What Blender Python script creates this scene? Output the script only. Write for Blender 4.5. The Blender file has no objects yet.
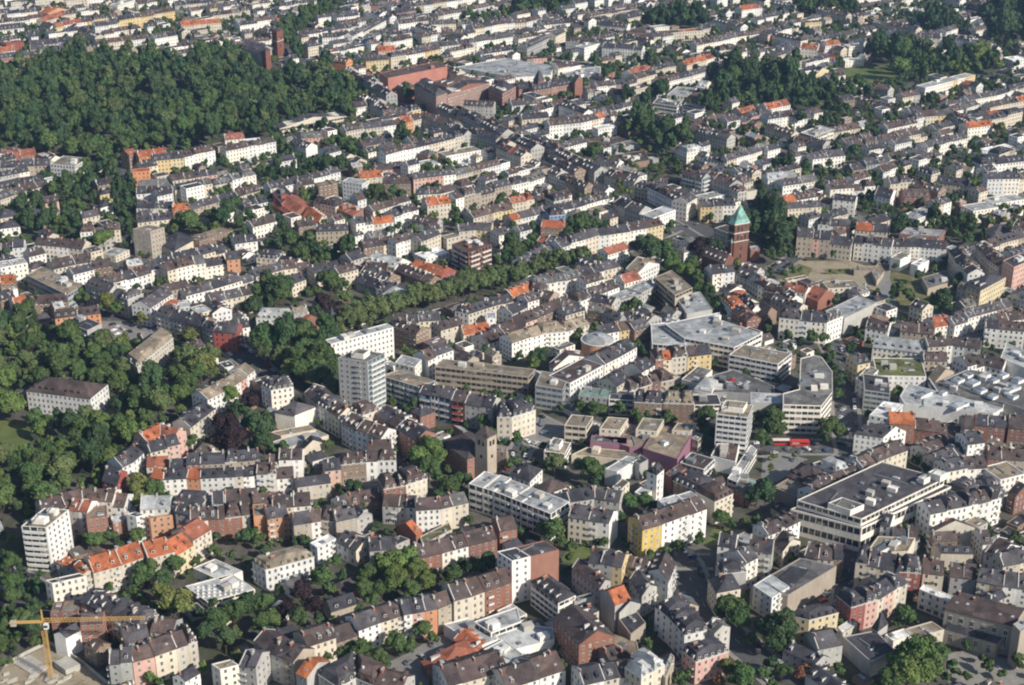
SKYSTR, HAZE, EXPO = 0.088, 0.00007, 0.20
import bpy, math, random
import numpy as np
from mathutils import Vector
random.seed(7)
C = bpy.context.scene
COL = C.collection
# ------------------------------------------------------------------ camera
H = 370.0; F = 1500.0; CX, CY = 512.0, 342.5
TH = math.atan(672.0 / F); ST, CT = math.sin(TH), math.cos(TH)
cam = bpy.data.objects.new('camera', bpy.data.cameras.new('camera'))
COL.objects.link(cam); C.camera = cam
cam.location = (0, 0, H); cam.rotation_euler = (math.pi / 2 - TH, 0, 0)
cam.data.sensor_width = 36; cam.data.lens = F / 1024 * 36
cam.data.clip_start = 1; cam.data.clip_end = 40000

def G(px, py, z=0.0):
    """pixel of the photograph -> point on the level z"""
    a = (px - CX) / F; b = (CY - py) / F
    dy = CT + b * ST; dz = -ST + b * CT
    t = (z - H) / dz
    return (a * t, dy * t)
def S(y):                                   # horizontal pixels per metre at image row y
    return (y + 329.5) * CT / H
def PX(x, y, z=0.0):
    dz = z - H
    d = y * CT - dz * ST; u = y * ST + dz * CT
    return (CX + F * x / d, CY - F * u / d)

# ------------------------------------------------------------------ materials
MATS = {}
def nodes(name):
    m = bpy.data.materials.new(name); m.use_nodes = True
    nt = m.node_tree
    return m, nt, nt.nodes['Principled BSDF']
def surface(key, col, rough=0.9, var=0.18, scale=0.25, scale2=2.5, metal=0.0, spec=0.3, streak=False, tiles=None, patch=0):
    m, nt, p = nodes(key)
    N = nt.nodes.new; L = nt.links.new
    geo = N('ShaderNodeNewGeometry')
    n1 = N('ShaderNodeTexNoise'); n1.inputs['Scale'].default_value = scale; n1.inputs['Detail'].default_value = 4
    n2 = N('ShaderNodeTexNoise'); n2.inputs['Scale'].default_value = scale2; n2.inputs['Detail'].default_value = 3
    if streak:
        mp = N('ShaderNodeMapping'); mp.inputs['Scale'].default_value = (1, 1, 0.15)
        L(geo.outputs['Position'], mp.inputs[0]); L(mp.outputs[0], n2.inputs['Vector'])
    else:
        L(geo.outputs['Position'], n2.inputs['Vector'])
    L(geo.outputs['Position'], n1.inputs['Vector'])
    add = N('ShaderNodeMath'); add.operation = 'ADD'
    L(n1.outputs['Fac'], add.inputs[0]); L(n2.outputs['Fac'], add.inputs[1])
    mr = N('ShaderNodeMapRange'); mr.inputs['From Min'].default_value = 0.7; mr.inputs['From Max'].default_value = 1.3
    mr.inputs['To Min'].default_value = 1 - var; mr.inputs['To Max'].default_value = 1 + var
    L(add.outputs[0], mr.inputs['Value'])
    mul = N('ShaderNodeVectorMath'); mul.operation = 'SCALE'
    mul.inputs[0].default_value = col[:3]
    last = mr.outputs[0]
    if patch:
        vo = N('ShaderNodeTexVoronoi'); vo.inputs['Scale'].default_value = patch; L(geo.outputs['Position'], vo.inputs['Vector'])
        sp = N('ShaderNodeSeparateColor'); L(vo.outputs['Color'], sp.inputs[0])
        m3 = N('ShaderNodeMapRange'); m3.inputs['To Min'].default_value = .72; m3.inputs['To Max'].default_value = 1.35; L(sp.outputs[0], m3.inputs['Value'])
        mm = N('ShaderNodeMath'); mm.operation = 'MULTIPLY'; L(last, mm.inputs[0]); L(m3.outputs[0], mm.inputs[1]); last = mm.outputs[0]
    L(last, mul.inputs['Scale'])
    L(mul.outputs[0], p.inputs['Base Color'])
    p.inputs['Roughness'].default_value = rough; p.inputs['Metallic'].default_value = metal
    p.inputs['Specular IOR Level'].default_value = spec
    MATS[key] = m
    return m
WALLS = {  # code: (word, shades)
 'w': ('white', [(.82,.80,.76),(.77,.75,.71),(.78,.73,.65),(.66,.66,.65)]),
 'c': ('cream', [(.64,.57,.46),(.58,.52,.43),(.52,.48,.41)]),
 'y': ('yellow', [(.60,.47,.26),(.60,.51,.33)]),
 'p': ('pink', [(.58,.36,.31),(.60,.42,.36)]),
 'r': ('red brick', [(.27,.125,.09),(.30,.155,.115),(.24,.12,.095)]),
 'o': ('orange', [(.58,.27,.14),(.55,.30,.18)]),
 'b': ('brown', [(.22,.15,.11),(.26,.19,.14)]),
 'g': ('grey', [(.40,.39,.38),(.34,.34,.34),(.44,.43,.40)]),  # also for terraces traced with shaded fronts: that shade is put into the colour
 'e': ('red', [(.34,.085,.07),(.30,.10,.085)]),
 'B': ('dark brick', [(.19,.085,.062),(.17,.08,.06)]),
 'q': ('pinkish red', [(.42,.19,.15)]),
 'u': ('blue', [(.16,.26,.46),(.22,.32,.48)]),
 'v': ('purple', [(.27,.135,.19),(.30,.16,.215)]),
 's': ('sandstone', [(.40,.34,.27),(.36,.31,.26)]),
 'Y': ('bright yellow', [(.60,.44,.14),(.58,.43,.16)]),
}
ROOFS = {
 'd': ('dark grey', [(.054,.052,.063),(.074,.069,.077),(.045,.044,.054)]),
 'b': ('brown', [(.078,.057,.055),(.096,.068,.062),(.068,.053,.053)]),
 'r': ('orange-red', [(.33,.105,.05),(.26,.095,.06),(.36,.12,.05)]),
 't': ('tan gravel', [(.24,.195,.145),(.20,.17,.13)]),
 'l': ('light grey', [(.38,.39,.39),(.30,.31,.32)]),
 'G': ('green planted', [(.12,.13,.05),(.14,.13,.06)]),
 'W': ('white', [(.72,.71,.69),(.66,.65,.63)]),
 'T': ('pale teal', [(.17,.25,.22),(.19,.27,.24)]),
 'C': ('teal copper', [(.17,.32,.28),(.17,.32,.28)]),
 'g': ('grey', [(.115,.113,.115),(.14,.135,.13)]),
}
for k, (w, sh) in WALLS.items():
    for i, c in enumerate(sh): surface('W%s%d' % (k, i), c, var=.16, streak=True, scale=.12, scale2=1.2)
for k, (w, sh) in ROOFS.items():
    for i, c in enumerate(sh): surface('R%s%d' % (k, i), c, var=.42, scale=.3, scale2=1.9, rough=.8, patch=.13 + .05 * i)
surface('trim', (.62,.61,.58), var=.1)
surface('metal', (.36,.37,.38), rough=.45, metal=.6, var=.1)
surface('brickpipe', (.30,.13,.09), var=.3)
surface('concrete', (.42,.40,.36), var=.2)
surface('bark', (.10,.075,.055), var=.3)
surface('crane', (.55,.34,.12), rough=.5, var=.08)
surface('tyre', (.02,.02,.02), var=.1)
for k, c in dict(cw=(.75,.75,.75), cs=(.40,.41,.42), ck=(.03,.03,.035), cb=(.05,.09,.20), cr=(.42,.03,.03), cg=(.15,.16,.17)).items():
    surface(k, c, rough=.3, var=.04, spec=.5)
surface('busred', (.60,.04,.03), rough=.35, var=.05, spec=.5)
def glass(key, cols, rough=.12):
    m, nt, p = nodes(key); N = nt.nodes.new; L = nt.links.new
    geo = N('ShaderNodeNewGeometry')
    wn = N('ShaderNodeTexVoronoi'); wn.inputs['Scale'].default_value = 0.35
    L(geo.outputs['Position'], wn.inputs['Vector'])
    cr = N('ShaderNodeValToRGB'); cr.color_ramp.interpolation = 'CONSTANT'
    for i, (t, c) in enumerate(cols):
        e = cr.color_ramp.elements[i] if i < 2 else cr.color_ramp.elements.new(t)
        e.position = t; e.color = (*c, 1)
    sep = N('ShaderNodeSeparateColor'); L(wn.outputs['Color'], sep.inputs[0]); L(sep.outputs[0], cr.inputs[0])
    L(cr.outputs[0], p.inputs['Base Color']); p.inputs['Roughness'].default_value = rough
    p.inputs['Specular IOR Level'].default_value = .6
    MATS[key] = m
glass('glass', [(0,(.025,.03,.035)),(.55,(.05,.055,.06)),(.80,(.14,.13,.12)),(.93,(.34,.32,.28))])
glass('glassblue', [(0,(.05,.10,.13)),(.5,(.08,.14,.17)),(.8,(.13,.18,.20))])
glass('skylight', [(0,(.30,.33,.36)),(.5,(.12,.14,.16)),(.8,(.5,.52,.54))], .08)
LEAF = dict(g=('mid-green',(.066,.108,.038)), l=('bright green',(.100,.150,.044)), d=('dark green',(.047,.083,.037)),
            y=('yellow-green',(.124,.144,.048)), p=('dark purple',(.030,.018,.020)), a=('rusty brown',(.16,.085,.045)),
            s=('silvery green',(.092,.124,.050)))
def leafmat(key, c):
    m, nt, p = nodes(key); N = nt.nodes.new; L = nt.links.new
    geo = N('ShaderNodeNewGeometry'); oi = N('ShaderNodeObjectInfo')
    n = N('ShaderNodeTexNoise'); n.inputs['Scale'].default_value = .35; n.inputs['Detail'].default_value = 3
    L(geo.outputs['Position'], n.inputs['Vector'])
    mr = N('ShaderNodeMapRange'); mr.inputs['From Min'].default_value = .3; mr.inputs['From Max'].default_value = .7
    mr.inputs['To Min'].default_value = .8; mr.inputs['To Max'].default_value = 1.25
    L(n.outputs['Fac'], mr.inputs['Value'])
    rr = N('ShaderNodeMapRange'); rr.inputs['To Min'].default_value = .8; rr.inputs['To Max'].default_value = 1.25
    L(oi.outputs['Random'], rr.inputs['Value'])
    m2 = N('ShaderNodeMath'); m2.operation = 'MULTIPLY'; L(mr.outputs[0], m2.inputs[0]); L(rr.outputs[0], m2.inputs[1])
    sc = N('ShaderNodeVectorMath'); sc.operation = 'SCALE'; sc.inputs[0].default_value = c; L(m2.outputs[0], sc.inputs['Scale'])
    hs = N('ShaderNodeHueSaturation')
    n3 = N('ShaderNodeTexNoise'); n3.inputs['Scale'].default_value = .06; L(geo.outputs['Position'], n3.inputs['Vector'])
    hr = N('ShaderNodeMapRange'); hr.inputs['From Min'].default_value = .3; hr.inputs['From Max'].default_value = .7
    hr.inputs['To Min'].default_value = .47; hr.inputs['To Max'].default_value = .52
    L(n3.outputs['Fac'], hr.inputs['Value']); L(hr.outputs[0], hs.inputs['Hue']); L(sc.outputs[0], hs.inputs['Color'])
    L(hs.outputs[0], p.inputs['Base Color']); p.inputs['Roughness'].default_value = .75
    p.inputs['Specular IOR Level'].default_value = .15
    MATS[key] = m
for k, (w, c) in LEAF.items(): leafmat('L' + k, c)

def ground_mat(key, cols, scale, rough=.95):
    m, nt, p = nodes(key); N = nt.nodes.new; L = nt.links.new
    geo = N('ShaderNodeNewGeometry')
    n = N('ShaderNodeTexNoise'); n.inputs['Scale'].default_value = scale; n.inputs['Detail'].default_value = 8
    n.inputs['Roughness'].default_value = .65
    L(geo.outputs['Position'], n.inputs['Vector'])
    cr = N('ShaderNodeValToRGB')
    for i, (t, c) in enumerate(cols):
        e = cr.color_ramp.elements[i] if i < 2 else cr.color_ramp.elements.new(t)
        e.position = t; e.color = (*c, 1)
    L(n.outputs['Fac'], cr.inputs[0]); L(cr.outputs[0], p.inputs['Base Color']); p.inputs['Roughness'].default_value = rough
    MATS[key] = m
ground_mat('yard', [(.30,(.04,.055,.022)),(.46,(.06,.065,.04)),(.54,(.10,.092,.08)),(.70,(.16,.15,.135))], .05)
ground_mat('asphalt', [(.3,(.06,.06,.064)),(.7,(.10,.10,.105))], .4)
ground_mat('lot', [(.3,(.17,.165,.165)),(.7,(.25,.245,.24))], .2)
ground_mat('pave', [(.3,(.20,.19,.175)),(.7,(.30,.285,.26))], .4)
ground_mat('grass', [(.3,(.07,.10,.025)),(.5,(.10,.135,.035)),(.7,(.15,.16,.06))], .12)
ground_mat('dirt', [(.3,(.24,.19,.13)),(.5,(.34,.29,.21)),(.62,(.22,.19,.12)),(.75,(.40,.35,.27))], .09)
ground_mat('scrub', [(.3,(.06,.08,.025)),(.5,(.13,.13,.05)),(.7,(.24,.20,.11))], .12)

# ------------------------------------------------------------------ mesh accumulator
class M:
    def __init__(s): s.v = []; s.f = []; s.m = []; s.keys = []
    def k(s, key):
        if key not in s.keys: s.keys.append(key)
        return s.keys.index(key)
    def face(s, pts, key):
        n = len(s.v); s.v.extend(pts); s.f.append(tuple(range(n, n + len(pts)))); s.m.append(s.k(key))
    def hexa(s, b, t, key, topkey=None):
        """b, t: four bottom and four top points, counter-clockwise from above"""
        n = len(s.v); s.v.extend(b); s.v.extend(t); q = len(b)
        kk = s.k(key); kt = s.k(topkey) if topkey else kk
        s.f.append(tuple(n + q + i for i in range(q))); s.m.append(kt)
        s.f.append(tuple(n + q - 1 - i for i in range(q))); s.m.append(kk)
        for i in range(q):
            j = (i + 1) % q
            s.f.append((n + i, n + j, n + q + j, n + q + i)); s.m.append(kk)
    def prism(s, poly, z0, z1, key, topkey=None):
        s.hexa([(x, y, z0) for x, y in poly], [(x, y, z1) for x, y in poly], key, topkey)
    def box(s, cx, cy, z0, sx, sy, sz, a, key, topkey=None):
        ca, sa = math.cos(a), math.sin(a)
        P = [(cx + ca * x - sa * y, cy + sa * x + ca * y) for x, y in ((-sx/2,-sy/2),(sx/2,-sy/2),(sx/2,sy/2),(-sx/2,sy/2))]
        s.prism(P, z0, z0 + sz, key, topkey)
    def bar(s, a, b, w, key):
        a = Vector(a); b = Vector(b); d = (b - a).normalized()
        u = d.cross(Vector((0, 0, 1)));
        if u.length < .01: u = Vector((1, 0, 0))
        u.normalize(); v = d.cross(u).normalized(); u *= w / 2; v *= w / 2
        s.hexa([tuple(a - u - v), tuple(a + u - v), tuple(a + u + v), tuple(a - u + v)],
               [tuple(b - u - v), tuple(b + u - v), tuple(b + u + v), tuple(b - u + v)], key)
    def add(s, o):
        n = len(s.v); s.v.extend(o.v)
        km = [s.k(x) for x in o.keys]
        s.f.extend(tuple(i + n for i in f) for f in o.f); s.m.extend(km[i] for i in o.m)
    def mesh(s, name, org=(0, 0, 0)):
        me = bpy.data.meshes.new(name)
        v = np.array(s.v, dtype=np.float64) - np.array(org)
        me.from_pydata(v.tolist(), [], s.f)
        for key in s.keys: me.materials.append(MATS[key])
        me.polygons.foreach_set('material_index', s.m); me.update()
        return me

def link(name, me, parent=None, loc=(0, 0, 0)):
    o = bpy.data.objects.new(name, me); COL.objects.link(o)
    o.location = loc
    if parent is not None: o.parent = parent
    return o
def tag(o, label=None, cat=None, group=None, kind=None):
    if label: o['label'] = label
    if cat: o['category'] = cat
    if group: o['group'] = group
    if kind: o['kind'] = kind
    return o

# ------------------------------------------------------------------ occupancy of the ground, 2 m cells
OX, OY, OC = -1200.0, 350.0, 2.0
OCC = np.zeros((1200, 1000), dtype=bool)
def inpoly(P, X, Y):
    r = np.zeros(X.shape, bool); n = len(P)
    for i in range(n):
        x1, y1 = P[i]; x2, y2 = P[(i + 1) % n]
        if y1 == y2: continue
        c = ((Y >= min(y1, y2)) & (Y < max(y1, y2)) & (X < (Y - y1) * (x2 - x1) / (y2 - y1) + x1))
        r ^= c
    return r
def cells(P, pad=0):
    xs = [p[0] for p in P]; ys = [p[1] for p in P]
    i0 = max(0, int((min(xs) - OX) / OC) - 1); i1 = min(1200, int((max(xs) - OX) / OC) + 2)
    j0 = max(0, int((min(ys) - OY) / OC) - 1); j1 = min(1000, int((max(ys) - OY) / OC) + 2)
    if i1 <= i0 or j1 <= j0: return None
    X, Y = np.meshgrid(OX + (np.arange(i0, i1) + .5) * OC, OY + (np.arange(j0, j1) + .5) * OC, indexing='ij')
    return i0, i1, j0, j1, inpoly(P, X, Y)
def occupy(P):
    c = cells(P)
    if c: OCC[c[0]:c[1], c[2]:c[3]] |= c[4]
def busy(P):
    c = cells(P)
    if not c or not c[4].any(): return 1.0
    return OCC[c[0]:c[1], c[2]:c[3]][c[4]].mean()
def occupy_disc(x, y, r):
    i0 = int((x - r - OX) / OC); i1 = int((x + r - OX) / OC) + 1; j0 = int((y - r - OY) / OC); j1 = int((y + r - OY) / OC) + 1
    OCC[max(0, i0):max(0, i1), max(0, j0):max(0, j1)] = True
def free_disc(x, y, r):
    i0 = int((x - r - OX) / OC); i1 = int((x + r - OX) / OC) + 1; j0 = int((y - r - OY) / OC); j1 = int((y + r - OY) / OC) + 1
    if i0 < 0 or j0 < 0 or i1 > 1200 or j1 > 1000: return False
    return not OCC[i0:i1, j0:j1].any()

# ------------------------------------------------------------------ buildings
def sub(a, b): return (a[0] - b[0], a[1] - b[1])
def lerp(a, b, t): return tuple(a[i] + (b[i] - a[i]) * t for i in range(len(a)))
def nrm(a):
    l = math.hypot(a[0], a[1]) or 1
    return (a[0] / l, a[1] / l)
def dist(a, b): return math.hypot(a[0] - b[0], a[1] - b[1])
def area(P): return .5 * sum(P[i][0] * P[(i+1) % len(P)][1] - P[(i+1) % len(P)][0] * P[i][1] for i in range(len(P)))

WIN = {}
def window_mesh(kind):
    if kind in WIN: return WIN[kind]
    m = M(); fr = 'trim' if kind != 'b' else 'Wb0'
    m.hexa([(-.5,-.05,0),(.5,-.05,0),(.5,.05,0),(-.5,.05,0)], [(-.5,-.05,1),(.5,-.05,1),(.5,.05,1),(-.5,.05,1)], fr)
    y = -.07
    g = 'glass' if kind != 'c' else 'skylight'
    m.face([(-.43,y,.07),(-.04,y,.07),(-.04,y,.94),(-.43,y,.94)], g)
    m.face([(.04,y,.07),(.43,y,.07),(.43,y,.94),(.04,y,.94)], g)
    if kind == 'a':
        m.face([(-.43,y-.01,.66),(.43,y-.01,.66),(.43,y-.01,.71),(-.43,y-.01,.71)], fr)
    WIN[kind] = m.mesh('window'); return WIN[kind]

class Building:
    """quad (or polygon) footprint, counter-clockwise, edge 0 = p0->p1 is the front"""
    def __init__(s, poly, h, roof='g', wall='w', rc='d', style='w', z0=0.0, exposed=None, lod=0, rh=None, st=None, wi=None, ri=None, seed=None):
        if area(poly) < 0: poly = poly[::-1]
        s.poly = poly; s.h = h; s.roof = roof; s.wall = wall; s.rc = rc; s.style = style; s.z0 = z0
        s.exposed = exposed; s.rh = rh; s.st = st or max(1, round(h / 3.15))
        s.wi = wi; s.ri = ri
        s.seed = random.random() if seed is None else seed
        n = len(poly); s.c = (sum(p[0] for p in poly) / n, sum(p[1] for p in poly) / n)
        s.label = None; s.name = None; s.cat = None; s.group = None
    def build(s, detail):
        """-> list of (part name, M, parent index or None) and list of window instances"""
        R = random.Random(s.seed)
        wi = s.wi if s.wi is not None else R.randrange(len(WALLS[s.wall][1]))
        ri = s.ri if s.ri is not None else R.randrange(len(ROOFS[s.rc][1]))
        W = 'W%s%d' % (s.wall, wi); RK = 'R%s%d' % (s.rc, ri)
        P = s.poly; n = len(P); zt = s.z0 + s.h; zb = s.z0
        wall = M(); roof = M(); parts = [('wall', wall, None), ('roof', roof, None)]; wins = []
        roof_i = 1
        roof_t = s.roof
        if n != 4 and roof_t in 'ghms': roof_t = 'f'
        def slab(a, b, c, d, th=.22, ext=.35):
            # a,b eave points, c,d ridge points above b,a ; eave pushed out and down
            k = ext / max(1, dist(a, d)); k2 = ext / max(1, dist(b, c))
            a2 = tuple(a[i] + (a[i] - d[i]) * k for i in range(3)); b2 = tuple(b[i] + (b[i] - c[i]) * k2 for i in range(3))
            bot = [a2, b2, c, d]; top = [(p[0], p[1], p[2] + th) for p in bot]
            roof.hexa(bot, top, RK)
        gw = []
        if roof_t in ('g', 'h', 'a', 'x'):
            Q = list(P)
            if roof_t == 'a': Q = Q[1:] + Q[:1]        # ridge parallel to the edge p1-p2
            m0 = lerp(Q[3], Q[0], .5); m1 = lerp(Q[1], Q[2], .5)
            dep = (dist(Q[0], Q[3]) + dist(Q[1], Q[2])) / 2
            rh = s.rh if s.rh else min(dep * .31, 4.8)
            wall.prism(P, zb, zt, W)
            if roof_t == 'h':
                t = min(.42, dep * .5 / max(1, dist(m0, m1)))
                m0, m1 = lerp(m0, m1, t), lerp(m1, m0, t)
            r0 = (*m0, zt + rh); r1 = (*m1, zt + rh)
            e = [(*q, zt) for q in Q]
            slab(e[0], e[1], r1, r0); slab(e[2], e[3], r0, r1)
            if roof_t == 'h':
                roof.hexa([e[1], e[2], r1], [(p[0], p[1], p[2] + .2) for p in (e[1], e[2], r1)], RK)
                roof.hexa([e[3], e[0], r0], [(p[0], p[1], p[2] + .2) for p in (e[3], e[0], r0)], RK)
            else:
                for a, b, r in ((e[1], e[2], r1), (e[3], e[0], r0)):
                    wall.face([a, b, r], W)
            slopes = [(e[0], e[1], r1, r0), (e[2], e[3], r0, r1)]
        elif roof_t == 'm':
            mh = 3.0; ins = 1.5
            wall.prism(P, zb, zt, W)
            cx = [lerp((*P[i], 0), (*s.c, 0), 0)[:2] for i in range(4)]
            inner = []
            for i in range(4):
                a = nrm(sub(P[(i + 1) % 4], P[i])); b = nrm(sub(P[(i - 1) % 4], P[i]))
                inner.append((P[i][0] + (a[0] + b[0]) * ins, P[i][1] + (a[1] + b[1]) * ins))
            e = [(*q, zt + .12) for q in P]; t = [(*q, zt + mh) for q in inner]
            # cornice then steep slopes then shallow hip
            wall.prism([(q[0] + (q[0]-s.c[0])*.02, q[1] + (q[1]-s.c[1])*.02) for q in P], zt - .25, zt + .1, 'trim')
            roof.hexa(e, t, RK)
            dep = dist(P[0], P[3]); a, b = t, None
            m0 = lerp(t[3], t[0], .5); m1 = lerp(t[1], t[2], .5)
            m0, m1 = lerp(m0, m1, .2), lerp(m1, m0, .2)
            r0 = (m0[0], m0[1], zt + mh + 1.3); r1 = (m1[0], m1[1], zt + mh + 1.3)
            for fc in ([t[0], t[1], r1, r0], [t[2], t[3], r0, r1], [t[1], t[2], r1], [t[3], t[0], r0]): roof.face(fc, RK)
            slopes = [(e[0], e[1], t[1], t[0]), (e[1], e[2], t[2], t[1]), (e[2], e[3], t[3], t[2])]
        elif roof_t == 'p':                                        # pyramid / spire
            rh = s.rh or 10
            wall.prism(P, zb, zt, W)
            ap = (*s.c, zt + rh)
            E = [(s.c[0] + (q[0]-s.c[0])*1.08, s.c[1] + (q[1]-s.c[1])*1.08, zt + .02) for q in P]
            for i in range(n): roof.face([E[i], E[(i + 1) % n], ap], RK)
            roof.face(E[::-1], RK)
            slopes = []
        elif roof_t == 's':                                        # lean-to, rising from edge 0 to edge 2
            rh = s.rh or 2.5
            bot = [(*q, zb) for q in P]; top = [(*P[0], zt), (*P[1], zt), (*P[2], zt + rh), (*P[3], zt + rh)]
            wall.hexa(bot, top, W)
            roof.hexa([(p[0], p[1], p[2] + .02) for p in top], [(p[0], p[1], p[2] + .25) for p in top], RK)
            slopes = [tuple(top)]
        else:                                                      # flat with parapet
            wall.prism(P, zb, zt - .45, W)
            inner = []
            A = area(P)
            for i in range(n):
                a = nrm(sub(P[(i + 1) % n], P[i])); b = nrm(sub(P[(i - 1) % n], P[i]))
                cr = a[0] * b[1] - a[1] * b[0]
                k = .4 / max(.35, abs(cr)) * (1 if cr > 0 else -1)
                inner.append((P[i][0] + (a[0] + b[0]) * k, P[i][1] + (a[1] + b[1]) * k))
            for i in range(n):
                j = (i + 1) % n
                wall.hexa([(*P[i], zt - .45), (*P[j], zt - .45), (*inner[j], zt - .45), (*inner[i], zt - .45)],
                          [(*P[i], zt), (*P[j], zt), (*inner[j], zt), (*inner[i], zt)], W)
            roof.prism(inner, zt - .44, zt - .3, RK)
            slopes = []
            ar = abs(A)
            if s.style != 'n' or True:
                k = min(16, int(ar / 80) + 1) if detail > 0 else min(3, int(ar / 200))
                if s.name in ('exhibition_hall', 'mall_hall', 'mall_pavilion', 'theatre_wing', 'factory_hall', 'department_store'): k = min(k, 2)
                for _ in range(k):
                    big = R.random() < .35
                    t, u = R.uniform(.2, .8), R.uniform(.2, .8)
                    if n == 4:
                        q = lerp(lerp(P[0], P[1], t), lerp(P[3], P[2], t), u)
                    else:
                        i = R.randrange(n); q = lerp(P[i], s.c, R.uniform(.35, .8))
                    ang = math.atan2(P[1][1]-P[0][1], P[1][0]-P[0][0])
                    mm = M()
                    if big and ar > 160:
                        mm.box(q[0], q[1], zt - .31, R.uniform(3, 5.5), R.uniform(2.5, 4), R.uniform(1.6, 2.6), ang, R.choice(['trim', W, 'concrete', 'metal']))
                        parts.append(('stair_hut', mm, roof_i))
                    elif R.random() < .3:
                        mm.box(q[0], q[1], zt - .31, R.uniform(4, 9), R.uniform(.4, .8), .5, ang + R.choice([0, math.pi/2]), 'metal')
                        parts.append(('duct', mm, roof_i))
                    elif R.random() < .5:
                        mm.box(q[0], q[1], zt - .31, R.uniform(1.2, 2), R.uniform(1.2, 2), .8, ang, 'metal')
                        parts.append(('vent', mm, roof_i))
                    else:
                        mm.box(q[0], q[1], zt - .31, R.uniform(1.4, 4), R.uniform(1.2, 1.8), .5, ang, 'trim', 'skylight')
                        parts.append(('skylight', mm, roof_i))
        # slopes: dormers, skylights, chimneys
        for si, (a, b, c, d) in enumerate(slopes):
            if roof_t == 's': break
            L0 = dist(a, b)
            if L0 < 3.5: continue
            fr = nrm(sub(b, a)); nn = (fr[1], -fr[0])
            vis = nn[1] < .25
            if not vis and detail < 1: continue
            k = int(L0 / (3.1 if roof_t == 'm' else 4.2))
            mode = R.random()
            rise = c[2] - a[2]; run = max(.6, dist(lerp(a, b, .5), lerp(d, c, .5)))
            for q in range(k):
                t = (q + .5) / k
                if roof_t == 'm' or mode < .55:
                    if R.random() < .12: continue
                    v = .10 if roof_t == 'm' else .22
                    base = lerp(lerp(a, b, t), lerp(d, c, t), v)
                    w, hh = R.choice([(1.2, 1.5), (1.5, 1.5), (1.3, 1.7)]) if roof_t != 'm' else (1.2, 1.6)
                    hh = min(hh, rise * .7)
                    dl = hh * run / rise
                    x, y, z = base
                    f = (x + nn[0] * .12, y + nn[1] * .12); g = (x - nn[0] * dl, y - nn[1] * dl)
                    p = [(f[0] - fr[0]*w/2, f[1] - fr[1]*w/2), (f[0] + fr[0]*w/2, f[1] + fr[1]*w/2),
                         (g[0] + fr[0]*w/2, g[1] + fr[1]*w/2), (g[0] - fr[0]*w/2, g[1] - fr[1]*w/2)]
                    dm = M(); body = 'trim' if s.seed > .3 else RK
                    if area(p) < 0: p = p[::-1]
                    dm.prism(p, z - .1, z + hh, body, 'Rl1' if s.seed > .8 else RK)
                    f2 = (f[0] + nn[0]*.03, f[1] + nn[1]*.03)
                    ww = w * .36
                    dm.face([(f2[0]-fr[0]*ww, f2[1]-fr[1]*ww, z+.3), (f2[0]+fr[0]*ww, f2[1]+fr[1]*ww, z+.3),
                             (f2[0]+fr[0]*ww, f2[1]+fr[1]*ww, z+hh-.2), (f2[0]-fr[0]*ww, f2[1]-fr[1]*ww, z+hh-.2)], 'glass')
                    parts.append(('dormer', dm, roof_i))
                elif R.random() < .6:
                    v = R.uniform(.3, .6); dv = .9 / math.hypot(rise, run) ; du = .55 / L0
                    tt = t + R.uniform(-.3, .3) / k
                    pts = [lerp(lerp(a, b, tt - du), lerp(d, c, tt - du), v), lerp(lerp(a, b, tt + du), lerp(d, c, tt + du), v),
                           lerp(lerp(a, b, tt + du), lerp(d, c, tt + du), v + dv), lerp(lerp(a, b, tt - du), lerp(d, c, tt - du), v + dv)]
                    sk = M(); sk.hexa([(p[0], p[1], p[2] + .1) for p in pts], [(p[0], p[1], p[2] + .32) for p in pts], 'metal', 'skylight')
                    parts.append(('skylight', sk, roof_i))
        if n == 4 and roof_t in 'gham' and s.style != 'n':
            a, b, c, d = slopes[0]
            fr = nrm(sub(b, a)); ang = math.atan2(fr[1], fr[0])
            zc = (max(c[2], d[2])) + (.0 if roof_t != 'm' else .9)
            cnt = 1 if dist(a, b) < 9 else 2
            if roof_t in 'ha': cnt = R.choice([0, 1, 1])
            for q in range(cnt):
                t = (.06, .94)[q] if R.random() < .8 else R.uniform(.2, .8)
                v = R.uniform(.75, 1.0) if roof_t != 'm' else 1.3
                base = lerp(lerp(a, b, t), lerp(d, c, t), v if v <= 1 else 1)
                if v > 1: base = (base[0] + (s.c[0]-base[0])*.4, base[1] + (s.c[1]-base[1])*.4, base[2])
                cm = M(); key = R.choice(['brickpipe', 'brickpipe', 'trim', 'concrete', RK])
                cm.box(base[0], base[1], base[2] - .6, R.uniform(.6, .8), R.uniform(1.0, 2.4), 2.0, ang, key, 'concrete')
                parts.append(('chimney', cm, roof_i))
            # fire wall standing above the roof at one party line
            if roof_t in 'g' and R.random() < .4:
                k = .35 / max(1, dist(P[0], P[1])); e0, e1 = .0 + k*.1, k
                for (A_, B_, C_, D_) in slopes:
                    flip = (A_ is slopes[1][0])
                    t0, t1 = (e0, e1) if not flip else (1 - e1, 1 - e0)
                    bt = [lerp(A_, B_, t0), lerp(A_, B_, t1), lerp(D_, C_, t1), lerp(D_, C_, t0)]
                    wall.hexa([(p[0], p[1], p[2] + .1) for p in bt], [(p[0], p[1], p[2] + .5) for p in bt], 'trim' if R.random() < .7 else W)
        # facades
        ex = s.exposed if s.exposed is not None else range(n)
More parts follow.
